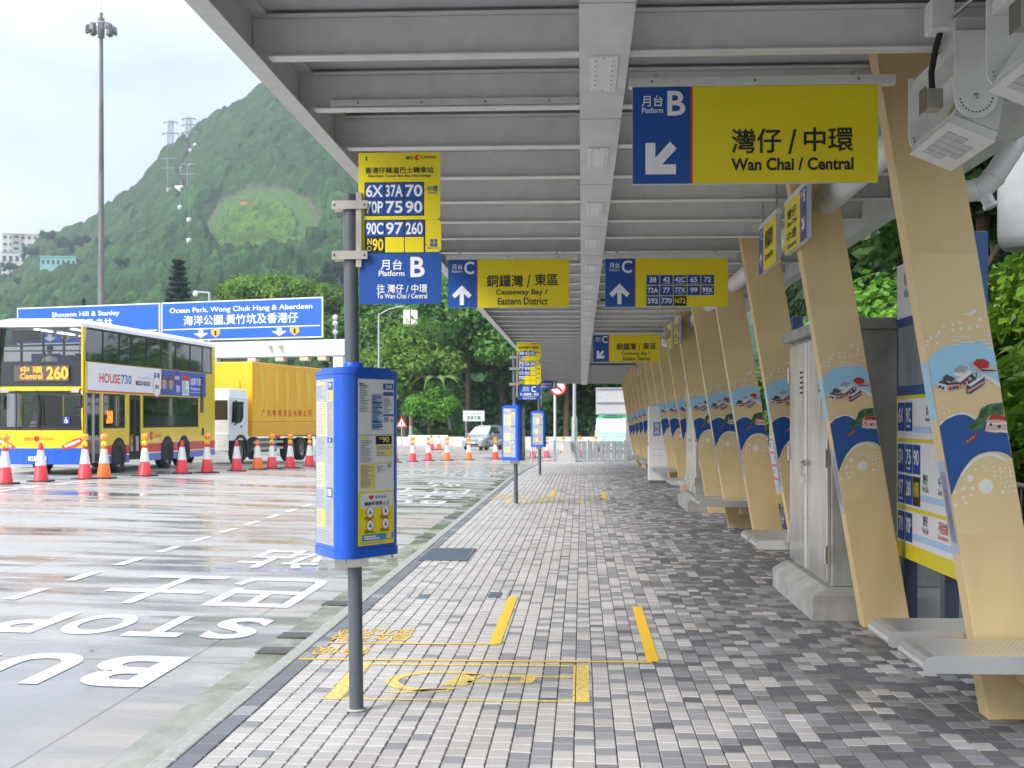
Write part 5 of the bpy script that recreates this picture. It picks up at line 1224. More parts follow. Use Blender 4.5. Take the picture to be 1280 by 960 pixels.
    def poles(k):
        k.tube([(-W+.08,.34,3.55),(W-.08,.34,3.55)],.02,PYL,8); k.tube([(.05,.34,3.24),(.05,.34,3.56)],.02,PYL,8)
        for x, y in ((.25,1.9),(.35,3.2),(-.3,5.0),(.3,6.6)): k.tube([(x,y,.45),(x,y,2.35)],.02,PYL,8); k.tube([(x,y,2.46),(x,y+.4,4.3)],.02,PYL,8)
    B('grab_poles', poles)
    B('strip_lights', lambda k: [k.box(x-.06,x+.06,1.0+1.5*q,2.0+1.5*q,4.19,4.215,TUBE) for x in (-.55,.55) for q in range(6)])
    mb = MB(); mb.M = Matrix.Translation((-.62,.78,1.32)) @ Matrix.Rotation(R_(35), 4, 'X')
    mb.tube([(.23*math.cos(R_(a)), .23*math.sin(R_(a)), 0) for a in range(0,361,20)], .016, BLK, 8, caps=False); mb.box(-.2,.2,-.02,.02,-.01,.01,BLK); mb.build('steering_wheel', t)
    mb = MB(); mb.box(-.90,-.38,1.05,1.5,.86,.98,SEA); mb.box(-.88,-.40,1.45,1.56,.98,1.75,SEA); mb.build('driver_seat', t)
    return t
BUS = bus()
def in_bus(p): return tuple(Matrix.Translation(BUS.location) @ Matrix.Rotation(BROT, 4, 'Z') @ Vector(p))
p1 = person('bus driver in a grey shirt seated behind the wheel of the double-decker', in_bus((-.62,1.30,1.09)), SHIRT, rotz=BROT)
person('passenger in a white top seated at the front of the upper deck', in_bus((-.45,1.72,2.97)), SW, hair=mat('hair_dark',(.015,.013,.012),.6), rotz=BROT)
person('passenger in a pale shirt by the second upper side window of the bus', in_bus((.9,2.64,2.97)), SW, hair=mat('hair_dark',(.015,.013,.012),.6), rotz=BROT)
person('passenger in a dark top by the third upper side window of the bus', in_bus((.9,3.56,2.97)), SK, hair=mat('hair_dark',(.015,.013,.012),.6), rotz=BROT)

# ---------------- box lorry
TY = mat('lorry_yellow', (.87,.46,.008), .4, var=.10, scale=1.2, stretch=(.6,.6,.12)); TYD = mat('lorry_yellow_skirt', (.82,.40,.008), .4, var=.06)
TDL = mat('lorry_dirt_yellow', (.86,.56,.05), .5); TW = mat('lorry_white', (.74,.75,.76), .3, coat=.3)
def lorry():
    rot = R_(-10.5); fx, fy = -13.0, 51.6                  # near front corner of the box body
    t = thing('box_lorry', 'yellow box lorry with white cab and red lettering, behind the double-decker bus', 'lorry', (fx, fy, RD(-14,53)), rot)
    mb = MB(); mb.box(-2.5,0,0,7.4,1.66,4.05,TY); mb.box(-2.51,.012,-.01,7.41,1.08,1.655,TYD); bd = mb.build('box_body', t, .03)
    mb = MB(); F = Face(mb, (.0015,.2,1.2), (0,1,0), (0,0,1), (300,140,800,650), (7.2,2.85), .003); F.N = Vector((1,0,0))
    q = random.Random(3)
    for x in (330, 425, 505, 585, 665, 735):
        F.poly([(x,200+q.random()*20),(x+12,190),(x+30,200),(x+36,330),(x+30,440+q.random()*50),(x+16,400),(x+10,300)], TDL, 1)
    for i, ch in enumerate('广东粤港货运有限公司'): x = 345+37.5*i; F.text(ch,x,476+q.random()*4,x+26,526,SR,2)
    mb.build('lettering', bd)
    for k in range(8):
        mb = MB(); mb.box(.0005,.006,.06+1.04*k,.10+1.04*k,1.67,4.04,TYD); mb.build('rib', bd)
    mb = MB(); mb.box(-2.42,-.02,-2.05,-.35,.95,2.55,TW)
    mb.hexa([(-2.42,-2.05,2.551),(-.02,-2.05,2.551),(-.02,-.35,2.551),(-2.42,-.35,2.551),(-2.32,-1.85,2.95),(-.12,-1.85,2.95),(-.12,-.4,2.95),(-2.32,-.4,2.95)], TW)
    mb.box(-2.42,-.02,-2.12,-2.051,.55,1.25,TW); cab = mb.build('cab', t, .06)
    mb = MB(); mb.hexa([(-2.36,-2.056,1.75),(-.08,-2.056,1.75),(-.08,-2.052,1.75),(-2.36,-2.052,1.75),(-2.36,-2.056,2.5),(-.08,-2.056,2.5),(-.08,-2.052,2.5),(-2.36,-2.052,2.5)], DG); mb.build('windscreen', cab)
    mb = MB(); mb.prism([(-1.85,1.65),(-1.0,1.65),(-.8,1.85),(-.8,2.45),(-1.75,2.45)], 'x', -.019,-.012, DG); mb.build('side_window', cab)
    mb = MB(); mb.box(.05,.20,-1.72,-1.50,1.85,2.42,BLK); mb.box(.05,.18,-1.70,-1.54,1.62,1.82,BLK); mb.tube([(-.02,-1.5,2.5),(.12,-1.6,2.42)],.02,BLK,8); mb.tube([(-.02,-1.6,1.55),(.12,-1.6,1.64)],.02,BLK,8); mb.build('mirror', cab)
    mb = MB(); mb.box(-.018,-.008,-1.05,-.93,1.45,1.52,BLK); mb.build('door_handle', cab)
    mb = MB(); mb.tube([(-.3,-.5,2.9),(-.3,-.5,3.3)],.015,BLK,6); mb.build('aerial', cab)
    for x in (-2.2, -.5):
        mb = MB(); mb.box(x-.0,x+.38,-2.135,-2.121,.75,1.0,LMP); mb.build('headlight', cab)
    mb = MB(); n_ = 12; yc = -1.05
    for i in range(n_):
        a, b_ = R_(180*i/n_), R_(180*(i+1)/n_)
        q4 = [(yc+r*math.cos(c), .52+r*math.sin(c)) for r, c in ((.66,a),(.66,b_),(.55,b_),(.55,a))]; mb.hexa([(-.35,)+p for p in q4]+[(.015,)+p for p in q4], BLK)
    mb.build('mudguard', cab)
    mb = MB(); mb.box(-1.9,-.6,-1.6,7.2,.62,.92,BLK); mb.box(-.55,-.1,.5,2.6,.45,1.0,DRK); mb.build('chassis', t)
    for z in (.55, .80):
        mb = MB(); mb.box(-.07,-.03,.2,3.1,z,z+.09,GALV); mb.build('side_guard', t)
    for yc in (-1.05, 3.85, 5.15): wheel(t, -.17, yc, .50, .30, 1); wheel(t, -2.33, yc, .50, .30, -1)
    for x in (-2.3, -.35):
        mb = MB(); mb.box(x,x+.25,7.412,7.44,.85,1.0,LRD); mb.build('tail_light', t)
    mb = MB(); mb.box(-.5,-.06,6.35,6.40,.25,.95,BLK); mb.build('mudflap', t)
    return t
lorry()

# ---------------- cars
def loft(mb, secs, m, caps=True):
    n_ = len(secs[0]); v = [p for s in secs for p in s]
    mb.add(v, [(i*n_+j, i*n_+(j+1) % n_, (i+1)*n_+(j+1) % n_, (i+1)*n_+j) for i in range(len(secs)-1) for j in range(n_)], m, True)
    if caps: mb.add(secs[0], [tuple(range(n_))], m); mb.add(secs[-1], [tuple(range(n_-1,-1,-1))], m)
CARP = mat('car_grey', (.36,.365,.41), .25, metal=.5, coat=.6, var=.03)
def mpv(loc, rot, label):
    t = thing('parked_car' if False else 'people_carrier', label, 'car', loc, rot); W = .85
    def sec(y, w0, z0, z1):
        return [(-w0*.9,y,z0),(-w0,y,z0+.12),(-w0*1.0,y,z1-.15),(-w0*.93,y,z1),(w0*.93,y,z1),(w0*1.0,y,z1-.15),(w0,y,z0+.12),(w0*.9,y,z0)]
    mb = MB(); loft(mb, [sec(0,W*.80,.30,.62),sec(.06,W*.88,.24,.74),(sec(.35,W*.97,.2,.88)),sec(1.0,W,.2,1.0),sec(1.9,W,.2,1.04),sec(3.4,W,.2,1.06),sec(4.1,W*.96,.22,1.05),sec(4.25,W*.90,.3,1.0)], CARP); body = mb.build('body', t)
    def cs(y, w0, z): return (-w0,y,z),(w0,y,z)
    mb = MB(); a = [(-W*.90,1.0,1.0),(W*.90,1.0,1.0),(W*.93,4.16,1.04),(-W*.93,4.16,1.04)]; r = [(-W*.70,2.0,1.62),(W*.70,2.0,1.62),(W*.74,4.0,1.66),(-W*.74,4.0,1.66)]
    mb.hexa(a+r, CARP); mb.hexa([(-W*.62,2.1,1.62),(W*.62,2.1,1.62),(W*.66,3.9,1.66),(-W*.66,3.9,1.66),(-W*.52,2.3,1.70),(W*.52,2.3,1.70),(W*.56,3.8,1.71),(-W*.56,3.8,1.71)], CARP); mb.build('roof', t, .05)
    def pan(q, off):
        c = [Vector(p) for p in q]; n_ = (c[1]-c[0]).cross(c[2]-c[0]).normalized(); return [p+n_*off for p in c]
    mb = MB(); mb.add(pan([(-W*.80,1.12,1.07),(W*.80,1.12,1.07),(W*.64,1.93,1.57),(-W*.64,1.93,1.57)],.012), [(0,1,2,3)], mat('car_windscreen',(.40,.44,.47),.1,coat=.8)); mb.build('windscreen', t)
    for s in (-1, 1):
        def sx(y, z): return s*(W*.92-(z-1.02)/.62*W*.20+.008)
        for q in (((1.35,1.10),(2.28,1.10),(2.28,1.55),(2.05,1.55)),((2.36,1.10),(3.25,1.10),(3.25,1.57),(2.36,1.55)),((3.33,1.12),(3.95,1.14),(3.85,1.56),(3.33,1.57))):
            mb = MB(); mb.add([(sx(y,z),y,z) for y,z in q], [(0,1,2,3)], DG); mb.build('side_window', t)
        mb = MB(); mb.ball((s*(W+.10),1.55,1.10),(.09,.06,.07),CARP,10,6); mb.build('mirror', t)
        mb = MB(); mb.ball((s*W*.72,.20,.73),(.17,.20,.09),LMP,12,6); mb.build('headlight', t)
        mb = MB(); mb.box(s*W*.90-.05,s*W*.90+.05,4.12,4.27,.95,1.35,LRD); mb.build('tail_light', t)
        wheel(t, s*(W-.10), .85, .32, .2, s); wheel(t, s*(W-.10), 3.5, .32, .2, s)
    mb = MB(); mb.box(-.42,.42,-.01,.05,.62,.70,BLK); mb.box(-.44,.44,-.014,-.008,.65,.67,STL); mb.build('grille', t); mb = MB(); mb.box(-.5,.5,-.015,.05,.32,.44,BLK); mb.build('air_intake', t)
    mb = MB(); mb.box(-.25,.25,-.03,-.016,.47,.58,SW); mb.build('number_plate', t); return t
mpv((-7.55,90.6,RD(-7.5,90.6)), R_(-18), 'grey people carrier driving on the far road beyond the cones')
def minibus():
    t = thing('minibus', 'cream minibus with a green roof and front sign beyond the railing', 'minibus', (2.0,88.5,-.5), R_(-3)); W = 1.12
    CRM = mat('minibus_cream', (.42,.56,.52), .35); GRN = mat('minibus_green', (.03,.33,.13), .35)
    mb = MB(); mb.box(-W,W,0,6.5,.35,1.3,CRM); mb.hexa([(-W,.02,1.301),(W,.02,1.301),(W,6.5,1.301),(-W,6.5,1.301),(-W*.9,.35,2.35),(W*.9,.35,2.35),(W*.9,6.45,2.35),(-W*.9,6.45,2.35)], CRM); mb.build('body', t, .06)
    mb = MB(); mb.hexa([(-W*.9,.34,2.352),(W*.9,.34,2.352),(W*.9,6.46,2.352),(-W*.9,6.46,2.352),(-W*.72,.5,2.55),(W*.72,.5,2.55),(W*.72,6.3,2.55),(-W*.72,6.3,2.55)], GRN); mb.build('roof', t, .04)
    mb = MB(); mb.hexa([(-.98,.06,1.42),(.98,.06,1.42),(.98,.09,1.42),(-.98,.09,1.42),(-.88,.28,2.2),(.88,.28,2.2),(.88,.31,2.2),(-.88,.31,2.2)], LMP); mb.build('windscreen', t)
    mb = MB(); mb.box(-.6,.6,.25,.7,2.4,2.85,GRN); mb.box(-.4,.4,.24,.249,2.48,2.78,SB); F = Face(mb, (-.4,.238,2.48), (1,0,0), (0,0,1), (0,0,80,30), (.8,.3), .004); F.N = Vector((0,-1,0)); F.disc(14,15,9,SR); F.text('公共小巴',28,8,76,22,SW); mb.build('roof_sign', t)
    for s in (-1, 1):
        mb = MB(); mb.ball((s*.8,.0,.85),(.16,.05,.12),LMP,10,6); mb.build('headlight', t)
        mb = MB(); mb.box(s*(W+.12)-.07,s*(W+.12)+.07,.0,.1,1.5,1.8,BLK); mb.build('mirror', t)
        mb = MB(); mb.hexa([(s*(W+.003),.6,1.35),(s*(W+.003),6.1,1.35),(s*(W-.1),6.1,1.36),(s*(W-.1),.6,1.36),(s*(W*.9+.02),.8,2.2),(s*(W*.9+.02),6.1,2.2),(s*(W*.9-.1),6.1,2.2),(s*(W*.9-.1),.8,2.2)], DG); mb.build('side_window', t)
        wheel(t, s*(W-.12), 1.2, .36, .22, s); wheel(t, s*(W-.12), 5.0, .36, .22, s)
    mb = MB(); mb.box(-.9,.9,-.06,-.001,.4,.62,GRN); mb.box(-.25,.25,-.07,-.061,.45,.56,SW); mb.build('bumper', t)
minibus()

# ================================================================ CONES
CRD = mat('cone_red', (.72,.035,.05), .45, var=.1); COR = mat('cone_orange', (.85,.16,.015), .5, var=.12); CWH = mat('cone_sleeve', (.78,.77,.75), .4, var=.1, scale=14); CBK = mat('cone_base', (.02,.02,.02), .8)
def cone(loc, label, m, lamp):
    t = thing('traffic_cone', label, 'traffic cone', loc, 0, 'traffic cones along the bus lane')
    mb = MB(); mb.lathe([(.20,.035),(.19,.06),(.135,.42),(.133,.421),(.074,.80),(.0745,.801),(.045,.985),(.03,1.0),(0,1.0)], m, 20); mb.build('body', t)
    mb = MB(); mb.lathe([(.137,.415),(.078,.805)], CWH, 20); mb.build('sleeve', t)
    mb = MB(); mb.box(-.27,.27,-.27,.27,-.01,.035,CBK); mb.build('base', t, .015)
    if lamp:
        mb = MB(); mb.box(-.07,.07,-.05,.05,.88,1.0,YTAPE); mb.tube([(0,0,.98),(0,0,1.06)],.03,YTAPE,8); mb.build('battery', t, .02)
        mb = MB(); mb.tube([(0,-.045,1.13),(0,.045,1.13)],.095,LOR,18); mb.ball((0,-.04,1.13),(.08,.03,.08),LOR,14,8); mb.build('lamp', t)
    return t
CP = [(-14.11,31.65,0,1),(-13.8,33.05,0,0),(-13.28,34.69,0,1),(-12.99,35.32,1,1),(-12.48,37.16,0,1),(-12.05,39.28,0,0),(-11.58,40.32,0,1),(-11.16,42.24,0,0),(-10.98,44.28,1,0),(-10.79,45.55,0,1),(-10.48,47.07,0,1),(-10.38,49.97,0,1),
      (-8.75,61.43,0,1),(-8.22,64.01,0,1),(-7.73,66.39,0,1),(-6.95,68.04,1,1),(-5.97,69.75,1,1),(-4.73,72.26,0,1),(-2.81,76.05,0,0),(-2.04,77.34,0,1),(-1.09,78.21,0,1),(-.1,79.09,0,1),(.85,79.99,0,1),(-10.2,89.4,0,0),(-9.75,89.9,1,0),(-6.12,97.0,0,0)]
WH = ['leftmost, in front of the bus headlight','second from the left, below the bus number plate','third from the left, by the bus front door','fourth from the left, before the bus front wheel','fifth from the left, before the rear bus door','sixth from the left, between the rear bus wheels','seventh from the left, at the bus rear corner',
      'left of the lorry front wheel','small and worn, under the lorry side guard','first of three before the lorry rear wheels','second of three before the lorry rear wheels','third of three at the tail of the lorry',
      'half hidden by the nearest timetable case','first to the right of the nearest timetable case','second to the right of the nearest timetable case','just left of the grey people carrier','in front of the grey people carrier','just right of the grey people carrier','between the two far timetable cases','right of the farthest timetable case','behind the railing, leftmost there','behind the railing, second from left there','behind the railing, rightmost there',
      'far one left of the people carrier','far one nearest to the people carrier on its left','far one to the right of the people carrier']
proto = {}
for (x, y, o_, lp), wh in zip(CP, WH):
    L = f"{'orange' if o_ else 'red'} and white cone{' with amber lamp' if lp else ''}, {wh}"
    p = (x, y, RD(x, y))
    if (o_, lp) not in proto: proto[(o_, lp)] = cone(p, L, COR if o_ else CRD, lp)
    else: dup(proto[(o_, lp)], p, label=L, rotz=random.uniform(-.5, .5), scale=.85 if 'small' in wh else None)
# ================================================================ VEGETATION
def leaf_mat(name, gloss=.45, trans=.42):
    m = bpy.data.materials.new(name); m.use_nodes = True; n = m.node_tree.nodes; l = m.node_tree.links; b = n['Principled BSDF']
    a = n.new('ShaderNodeAttribute'); a.attribute_name = 'leaf'; oi = n.new('ShaderNodeObjectInfo')
    hs = n.new('ShaderNodeHueSaturation'); mr = n.new('ShaderNodeMapRange'); mr.inputs[3].default_value = .485; mr.inputs[4].default_value = .515
    mv = n.new('ShaderNodeMapRange'); mv.inputs[3].default_value = .8; mv.inputs[4].default_value = 1.25
    l.new(oi.outputs['Random'], mr.inputs[0]); l.new(oi.outputs['Random'], mv.inputs[0]); l.new(mr.outputs[0], hs.inputs['Hue']); l.new(mv.outputs[0], hs.inputs['Value'])
    l.new(a.outputs['Color'], hs.inputs['Color']); l.new(hs.outputs[0], b.inputs['Base Color']); b.inputs['Roughness'].default_value = gloss; b.inputs['Specular IOR Level'].default_value = .35
    tl = n.new('ShaderNodeBsdfTranslucent'); l.new(hs.outputs[0], tl.inputs[0]); mx = n.new('ShaderNodeMixShader'); mx.inputs[0].default_value = trans
    l.new(b.outputs[0], mx.inputs[1]); l.new(tl.outputs[0], mx.inputs[2]); l.new(mx.outputs[0], n['Material Output'].inputs[0]); return m
LEAF = leaf_mat('leaf'); LEAFG = leaf_mat('leaf_glossy', .32, .40)
BARK = mat('bark', (.13,.09,.06), .9, var=.4, scale=9, bump=.6, bscale=30, stretch=(1,1,.25)); BARKG = mat('bark_grey', (.20,.18,.15), .9, var=.3, scale=6, bump=.4, bscale=20, stretch=(1,1,.25))
def leaves(name, C, Nn, size, colA, colB, r, m, parent=None, mixw=None, width=.55):
    """one folded leaf per row of C, facing Nn"""
    n = len(C); t = r.normal(size=(n, 3)); u = np.cross(Nn, t); u /= np.linalg.norm(u, axis=1)[:, None]+1e-9; w_ = np.cross(Nn, u)
    s = size*(.65+.7*r.random((n, 1)))
    b = C-u*s*.5; tip = C+u*s*.5-Nn*s*.10; l_ = C+w_*s*width*.5+Nn*s*.06-u*s*.05; rr_ = C-w_*s*width*.5+Nn*s*.06-u*s*.05
    v = np.stack([b, rr_, tip, l_], 1).reshape(-1, 3)
    i = np.arange(n)*4; F = np.stack([np.stack([i, i+1, i+2], 1), np.stack([i, i+2, i+3], 1)], 1).reshape(-1, 3)
    me = bpy.data.meshes.new(name); me.vertices.add(len(v)); me.vertices.foreach_set('co', v.ravel())
    me.loops.add(F.size); me.loops.foreach_set('vertex_index', F.ravel()); me.polygons.add(len(F))
    me.polygons.foreach_set('loop_start', np.arange(0, F.size, 3)); me.polygons.foreach_set('loop_total', np.full(len(F), 3))
    me.polygons.foreach_set('use_smooth', np.zeros(len(F), bool)); me.update(calc_edges=True)
    k = r.random((n, 1)) if mixw is None else np.clip(mixw[:, None]+.35*(r.random((n, 1))-.5), 0, 1)
    c = np.array(colA)*(1-k)+np.array(colB)*k
    at = me.color_attributes.new('leaf', 'FLOAT_COLOR', 'POINT'); at.data.foreach_set('color', np.concatenate([np.repeat(c, 4, 0), np.ones((n*4, 1))], 1).ravel())
    me.materials.append(m); o = bpy.data.objects.new(name, me); COL.objects.link(o)
    if parent: o.parent = parent
    return o
def crown_points(r, n, centre, rad, nl, lobe=.36, shell=.45):
    """leaf clumps: lobes spread over an ellipsoid, leaves on the outer part of each lobe"""
    d = r.normal(size=(nl, 3)); d /= np.linalg.norm(d, axis=1)[:, None]; d[:, 2] = np.where(d[:, 2] < -.35, -d[:, 2]*.6, d[:, 2])
    q = r.random((nl, 1))**.5*.85; L = d*q*np.array(rad); lr = lobe*(.55+.8*r.random(nl))*np.mean(rad); lt = r.random(nl)
    k = r.integers(0, nl, n); e = r.normal(size=(n, 3)); e /= np.linalg.norm(e, axis=1)[:, None]
    f = (shell+(1-shell)*r.random((n, 1)))
    P = L[k]+e*f*lr[k][:, None]*np.array([1.05, 1.05, .8])
    nm = e*.8+np.array([0, 0, .75])+.5*r.normal(size=(n, 3)); nm /= np.linalg.norm(nm, axis=1)[:, None]
    return P+np.array(centre), nm, lt[k], L+np.array(centre), lr
def tree(name, label, cat, loc, h, rad, seed, n=7000, leaf=.42, nl=26, cA=(.030,.075,.014), cB=(.085,.165,.030), trunk=.22, group=None, lobe=.36, bark=None, lean=0, rotz=0, base=.3):
    r = np.random.default_rng(seed); t = thing(name, label, cat, loc, rotz, group)
    P, nm, mw, L, lr = crown_points(r, n, (lean, 0, h-rad[2]*.95), rad, nl, lobe)
    keep = P[:, 2] > h*base*.5; leaves('crown', P[keep], nm[keep], leaf, cA, cB, r, LEAF, t, mw[keep])
    mb = MB(); top = (lean, 0, h-rad[2]*1.0)
    mb.tube([(0,0,-.4),(.03,.02,h*.12),(lean*.35,.05,h*.3),(lean*.8,0,h*.5),top,(lean,0,h-rad[2]*.4)], [trunk*1.5,trunk*1.1,trunk,trunk*.85,trunk*.6,trunk*.25], bark or BARK, 10)
    st = [(lean*.35,.05,h*.3),(lean*.8,0,h*.5),top]
    for j in range(min(9, nl)):
        a = Vector(st[j % 3]); b_ = Vector(L[j]); mid = (a+b_)/2+Vector((0,0,-.2)); mb.tube([a, mid, b_], [trunk*.42,trunk*.25,trunk*.08], bark or BARK, 6)
    mb.build('trunk', t); return t
def at(u, D): return ((u-727)/1650*D, D)
GRP = 'trees along the far side of the road'
yy = lambda x, y: RD(min(x, -2.2), y)-.3
T1 = [('broad dense tree left of the second bus stop pole, tallest of the roadside trees', 585, 112, 16.5, (5.6,4.8,7.2), 11, (.055,.15,.025), (.16,.33,.055)),
      ('bright green spreading tree in front of the roadside wood, right of the nearest timetable case', 505, 105, 9.8, (4.6,3.8,4.0), 12, (.085,.235,.022), (.21,.43,.055)),
      ('dark green tree directly right of the nearest pole, beneath its route flag', 462, 118, 14.2, (5.0,4.4,6.4), 13, (.055,.155,.024), (.18,.36,.05))]
src = [tree('broadleaf_tree', lb, 'tree', at(u, D)+(yy(*at(u, D)),), h, rad, sd, 15000, .50, 44, cA, cB, group=GRP, base=.25) for lb, u, D, h, rad, sd, cA, cB in T1]
for k, u, D, s, rz, lb in ((0,545,120,(1.0,1.0,.95),1.2,'dark broadleaf tree between the bright spreading tree and the tallest roadside tree'),(2,628,113,(1.15,1.1,1.12),2.2,'large dark tree just left of the second bus stop pole'),(0,668,116,(1,1,.95),3.4,'dark roadside tree behind the second bus stop pole'),
      (2,708,111,(1.0,1,1.0),4.0,'dark roadside tree right of the farthest bus stop pole'),(0,748,118,(1.1,1,.9),.5,'dark roadside tree behind the grey road sign back'),(2,792,114,(1.2,1.1,1),5.1,'dark roadside tree behind the minibus'),
      (2,430,122,(1.0,1,1.05),.9,'roadside tree just left of the nearest pole'),(0,842,116,(1.1,1,1),2.8,'roadside tree seen between the far columns'),(1,536,103,(.55,.55,.55),1.0,'small light green tree near the antenna mast'),(1,482,124,(1.2,1.2,1.45),3.0,'yellowish green tree behind the street lamp')):
    p = at(u, D); dup(src[k], p+(yy(*p),), rotz=rz, label=lb, scale=s)
# hill-foot trees on the left
GL = 'trees at the foot of the hill on the left'
b0_ = tree('broadleaf_tree', 'yellow-green spreading tree above the Ocean Park gantry board', 'tree', at(330,128)+(-.8,), 17.6, (4.8,4,3.6), 31, 8000, .42, 26, (.09,.17,.018), (.20,.32,.04), group=GL)
p = at(292,132); dup(b0_, p+(-.8,), rotz=2, label='smaller yellow-green tree left of the large one above the gantry boards', scale=(.75,.75,.98))
p = at(378,126); dup(b0_, p+(-.8,), rotz=4, label='yellow-green tree above the right end of the gantry boards', scale=(.7,.7,.95))
d0 = tree('feathery_tree', 'tall grey-green feathery tree on the skyline left of the floodlight mast', 'tree', hill_at(60,318), 10.5, (5.6,5,5.2), 32, 6000, .6, 34, (.045,.115,.035), (.10,.20,.06), lobe=.3, group=GL, base=.0)
for u, v, s, rz, lb in ((82,326,.95,1,'rounded grey-green tree on the skyline touching the floodlight mast on its left'),(103,318,.75,2,'small grey-green skyline tree just right of the floodlight mast'),(38,336,.85,3,'grey-green tree above the turquoise house'),(12,350,.7,4,'grey-green tree at the left edge below the white building'),
      (128,318,.6,5,'low grey-green tree right of the floodlight mast on the hill shoulder'),(400,395,.75,2.5,'feathery grey-green tree left of the nearest pole'),(424,398,.85,1.5,'feathery grey-green tree behind the nearest pole'),(150,365,.5,.5,'small grey-green tree above the left gantry board'),(24,372,.45,2.2,'small tree at the left edge above the bus roof')):
    dup(d0, hill_at(u, v)-Vector((0,0,1)), rotz=rz, label=lb, scale=s*1.3)
r = np.random.default_rng(41)
t = thing('norfolk_pine', 'tall dark tiered pine standing above the gantry boards', 'tree', at(217,140)+(-.8,))
mb = MB(); mb.tube([(0,0,-.3),(0,0,10),(0,0,20.2)], [.28,.18,.03], BARK, 8); Cs, Ns = [], []
for z in np.arange(7, 20, .62):
    R0 = 3.1*(20.4-z)/13.4+.15
    for q in range(8):
        a = 6.283*(q+r.random()*.5)/8; e = np.array([math.cos(a), math.sin(a), .18]); mb.tube([(0,0,z), tuple(np.array([0,0,z])+e*R0)], [.05,.015], BARK, 4)
        m_ = 46; f = r.random((m_, 1))**.7*R0; Cs.append(np.array([0,0,z])+e*f+r.normal(size=(m_,3))*np.array([.16,.16,.10])); Ns.append(np.array([0,0,1])+.5*r.normal(size=(m_,3)))
Cs = np.concatenate(Cs); Ns = np.concatenate(Ns); Ns /= np.linalg.norm(Ns, axis=1)[:, None]
mb.build('trunk', t); leaves('crown', Cs, Ns, .42, (.010,.030,.012), (.022,.055,.022), r, LEAF, t)
t = thing('cypress', 'small dark pointed cypress above the left gantry board', 'tree', at(94,150)+(4.6,))
z = r.random(1800)**1.5*7+4; a = r.random(1800)*6.283; f = (11.4-z)/7*1.3*(.6+.4*r.random(1800)); C = np.stack([f*np.cos(a), f*np.sin(a), z], 1)
leaves('crown', C, np.stack([np.cos(a), np.sin(a), .5+0*a], 1), .4, (.012,.035,.014), (.03,.065,.024), r, LEAF, t); mb = MB(); mb.tube([(0,0,-6),(0,0,10)], [.2,.05], BARK, 6); mb.build('trunk', t)
# palm with yellowing fronds
t = thing('palm', 'leaning palm with yellowing fronds near the concrete parapet', 'palm tree', at(566,103)+(-.75,)); mb = MB()
mb.tube([(0,0,-.2),(-.3,0,2),(-.9,0,4.2),(-1.3,0,5.3)], [.16,.13,.11,.09], BARKG, 10); mb.build('trunk', t)
for q in range(9):
    a = 6.283*q/9+.2; c, s = math.cos(a), math.sin(a); mb = MB(); prev = None
    yl = mat('palm_yellow', (.42,.27,.05), .5, var=.2); gr = mat('palm_green', (.10,.17,.03), .5, var=.2)
    for k in range(9):
        f = k/8; rr0 = 2.3*f; zz = 5.3+.9*math.sin(f*2.2)-1.2*f*f*f
        p = Vector((-1.3+c*rr0, s*rr0, zz)); wd = .36*math.sin(math.pi*min(1, f+.12))+.03
        L0, R0_ = p+Vector((-s*wd, c*wd, -.18*wd*3)), p+Vector((s*wd, -c*wd, -.18*wd*3))
        if prev: mb.add([prev[0], prev[1], p, L0, prev[2], R0_], [(0,1,2,3),(1,4,5,2)], yl if q in (2,3,4,5) else gr)
        prev = (L0, p, R0_)
    mb.build('frond', t)
# undergrowth: the wood behind as one mass
r = np.random.default_rng(51); n_ = 36000
X = r.uniform(-30, 70, n_); Y = r.uniform(112, 124, n_)+.0*X; hgt = 7.5+2.2*np.sin(X*.33)+1.6*np.sin(X*.9+1); Z = -1+r.random(n_)**.8*hgt
nm = np.stack([.4*r.normal(size=n_), -np.ones(n_), .6+.4*r.normal(size=n_)], 1); nm /= np.linalg.norm(nm, axis=1)[:, None]
o = leaves('undergrowth', np.stack([X, Y, Z], 1), nm, .66, (.035,.10,.022), (.10,.21,.045), r, LEAF, None, .5+.5*np.sin(X*.7+Z)); o['kind'] = 'stuff'; o['label'] = 'dark undergrowth of the wood beyond the road'
n_ = 9000; X = r.uniform(-75, -26, n_); Y = r.uniform(112, 126, n_); Z = -1+r.random(n_)**.8*(6+2*np.sin(X*.4)); nm = np.stack([.4*r.normal(size=n_), -np.ones(n_), .6+.4*r.normal(size=n_)], 1); nm /= np.linalg.norm(nm, axis=1)[:, None]
o = leaves('undergrowth', np.stack([X, Y, Z], 1), nm, .8, (.03,.075,.018), (.075,.15,.035), r, LEAF); o['kind'] = 'stuff'; o['label'] = 'green undergrowth at the foot of the hill'
# clipped bush by the parapet
r = np.random.default_rng(52); a = r.random(2600)*6.283; c = r.random(2600); C = np.stack([r.uniform(-1.2,1.2,2600), r.uniform(-.5,.5,2600), .2+.85*r.random(2600)**.6], 1)
t = thing('clipped_hedge', 'low bright green clipped hedge behind the concrete parapet', 'hedge', at(556,103)+(-.1,)); leaves('foliage', C, np.stack([.5*np.cos(a), .5*np.sin(a), 1+0*a], 1)/1.12, .16, (.08,.17,.02), (.16,.27,.04), r, LEAF, t)
mb = MB(); mb.box(-1.1,1.1,-.4,.4,-.4,.7,mat('hedge_core',(.03,.06,.015),.9,var=.4,scale=20)); mb.build('stems', t)

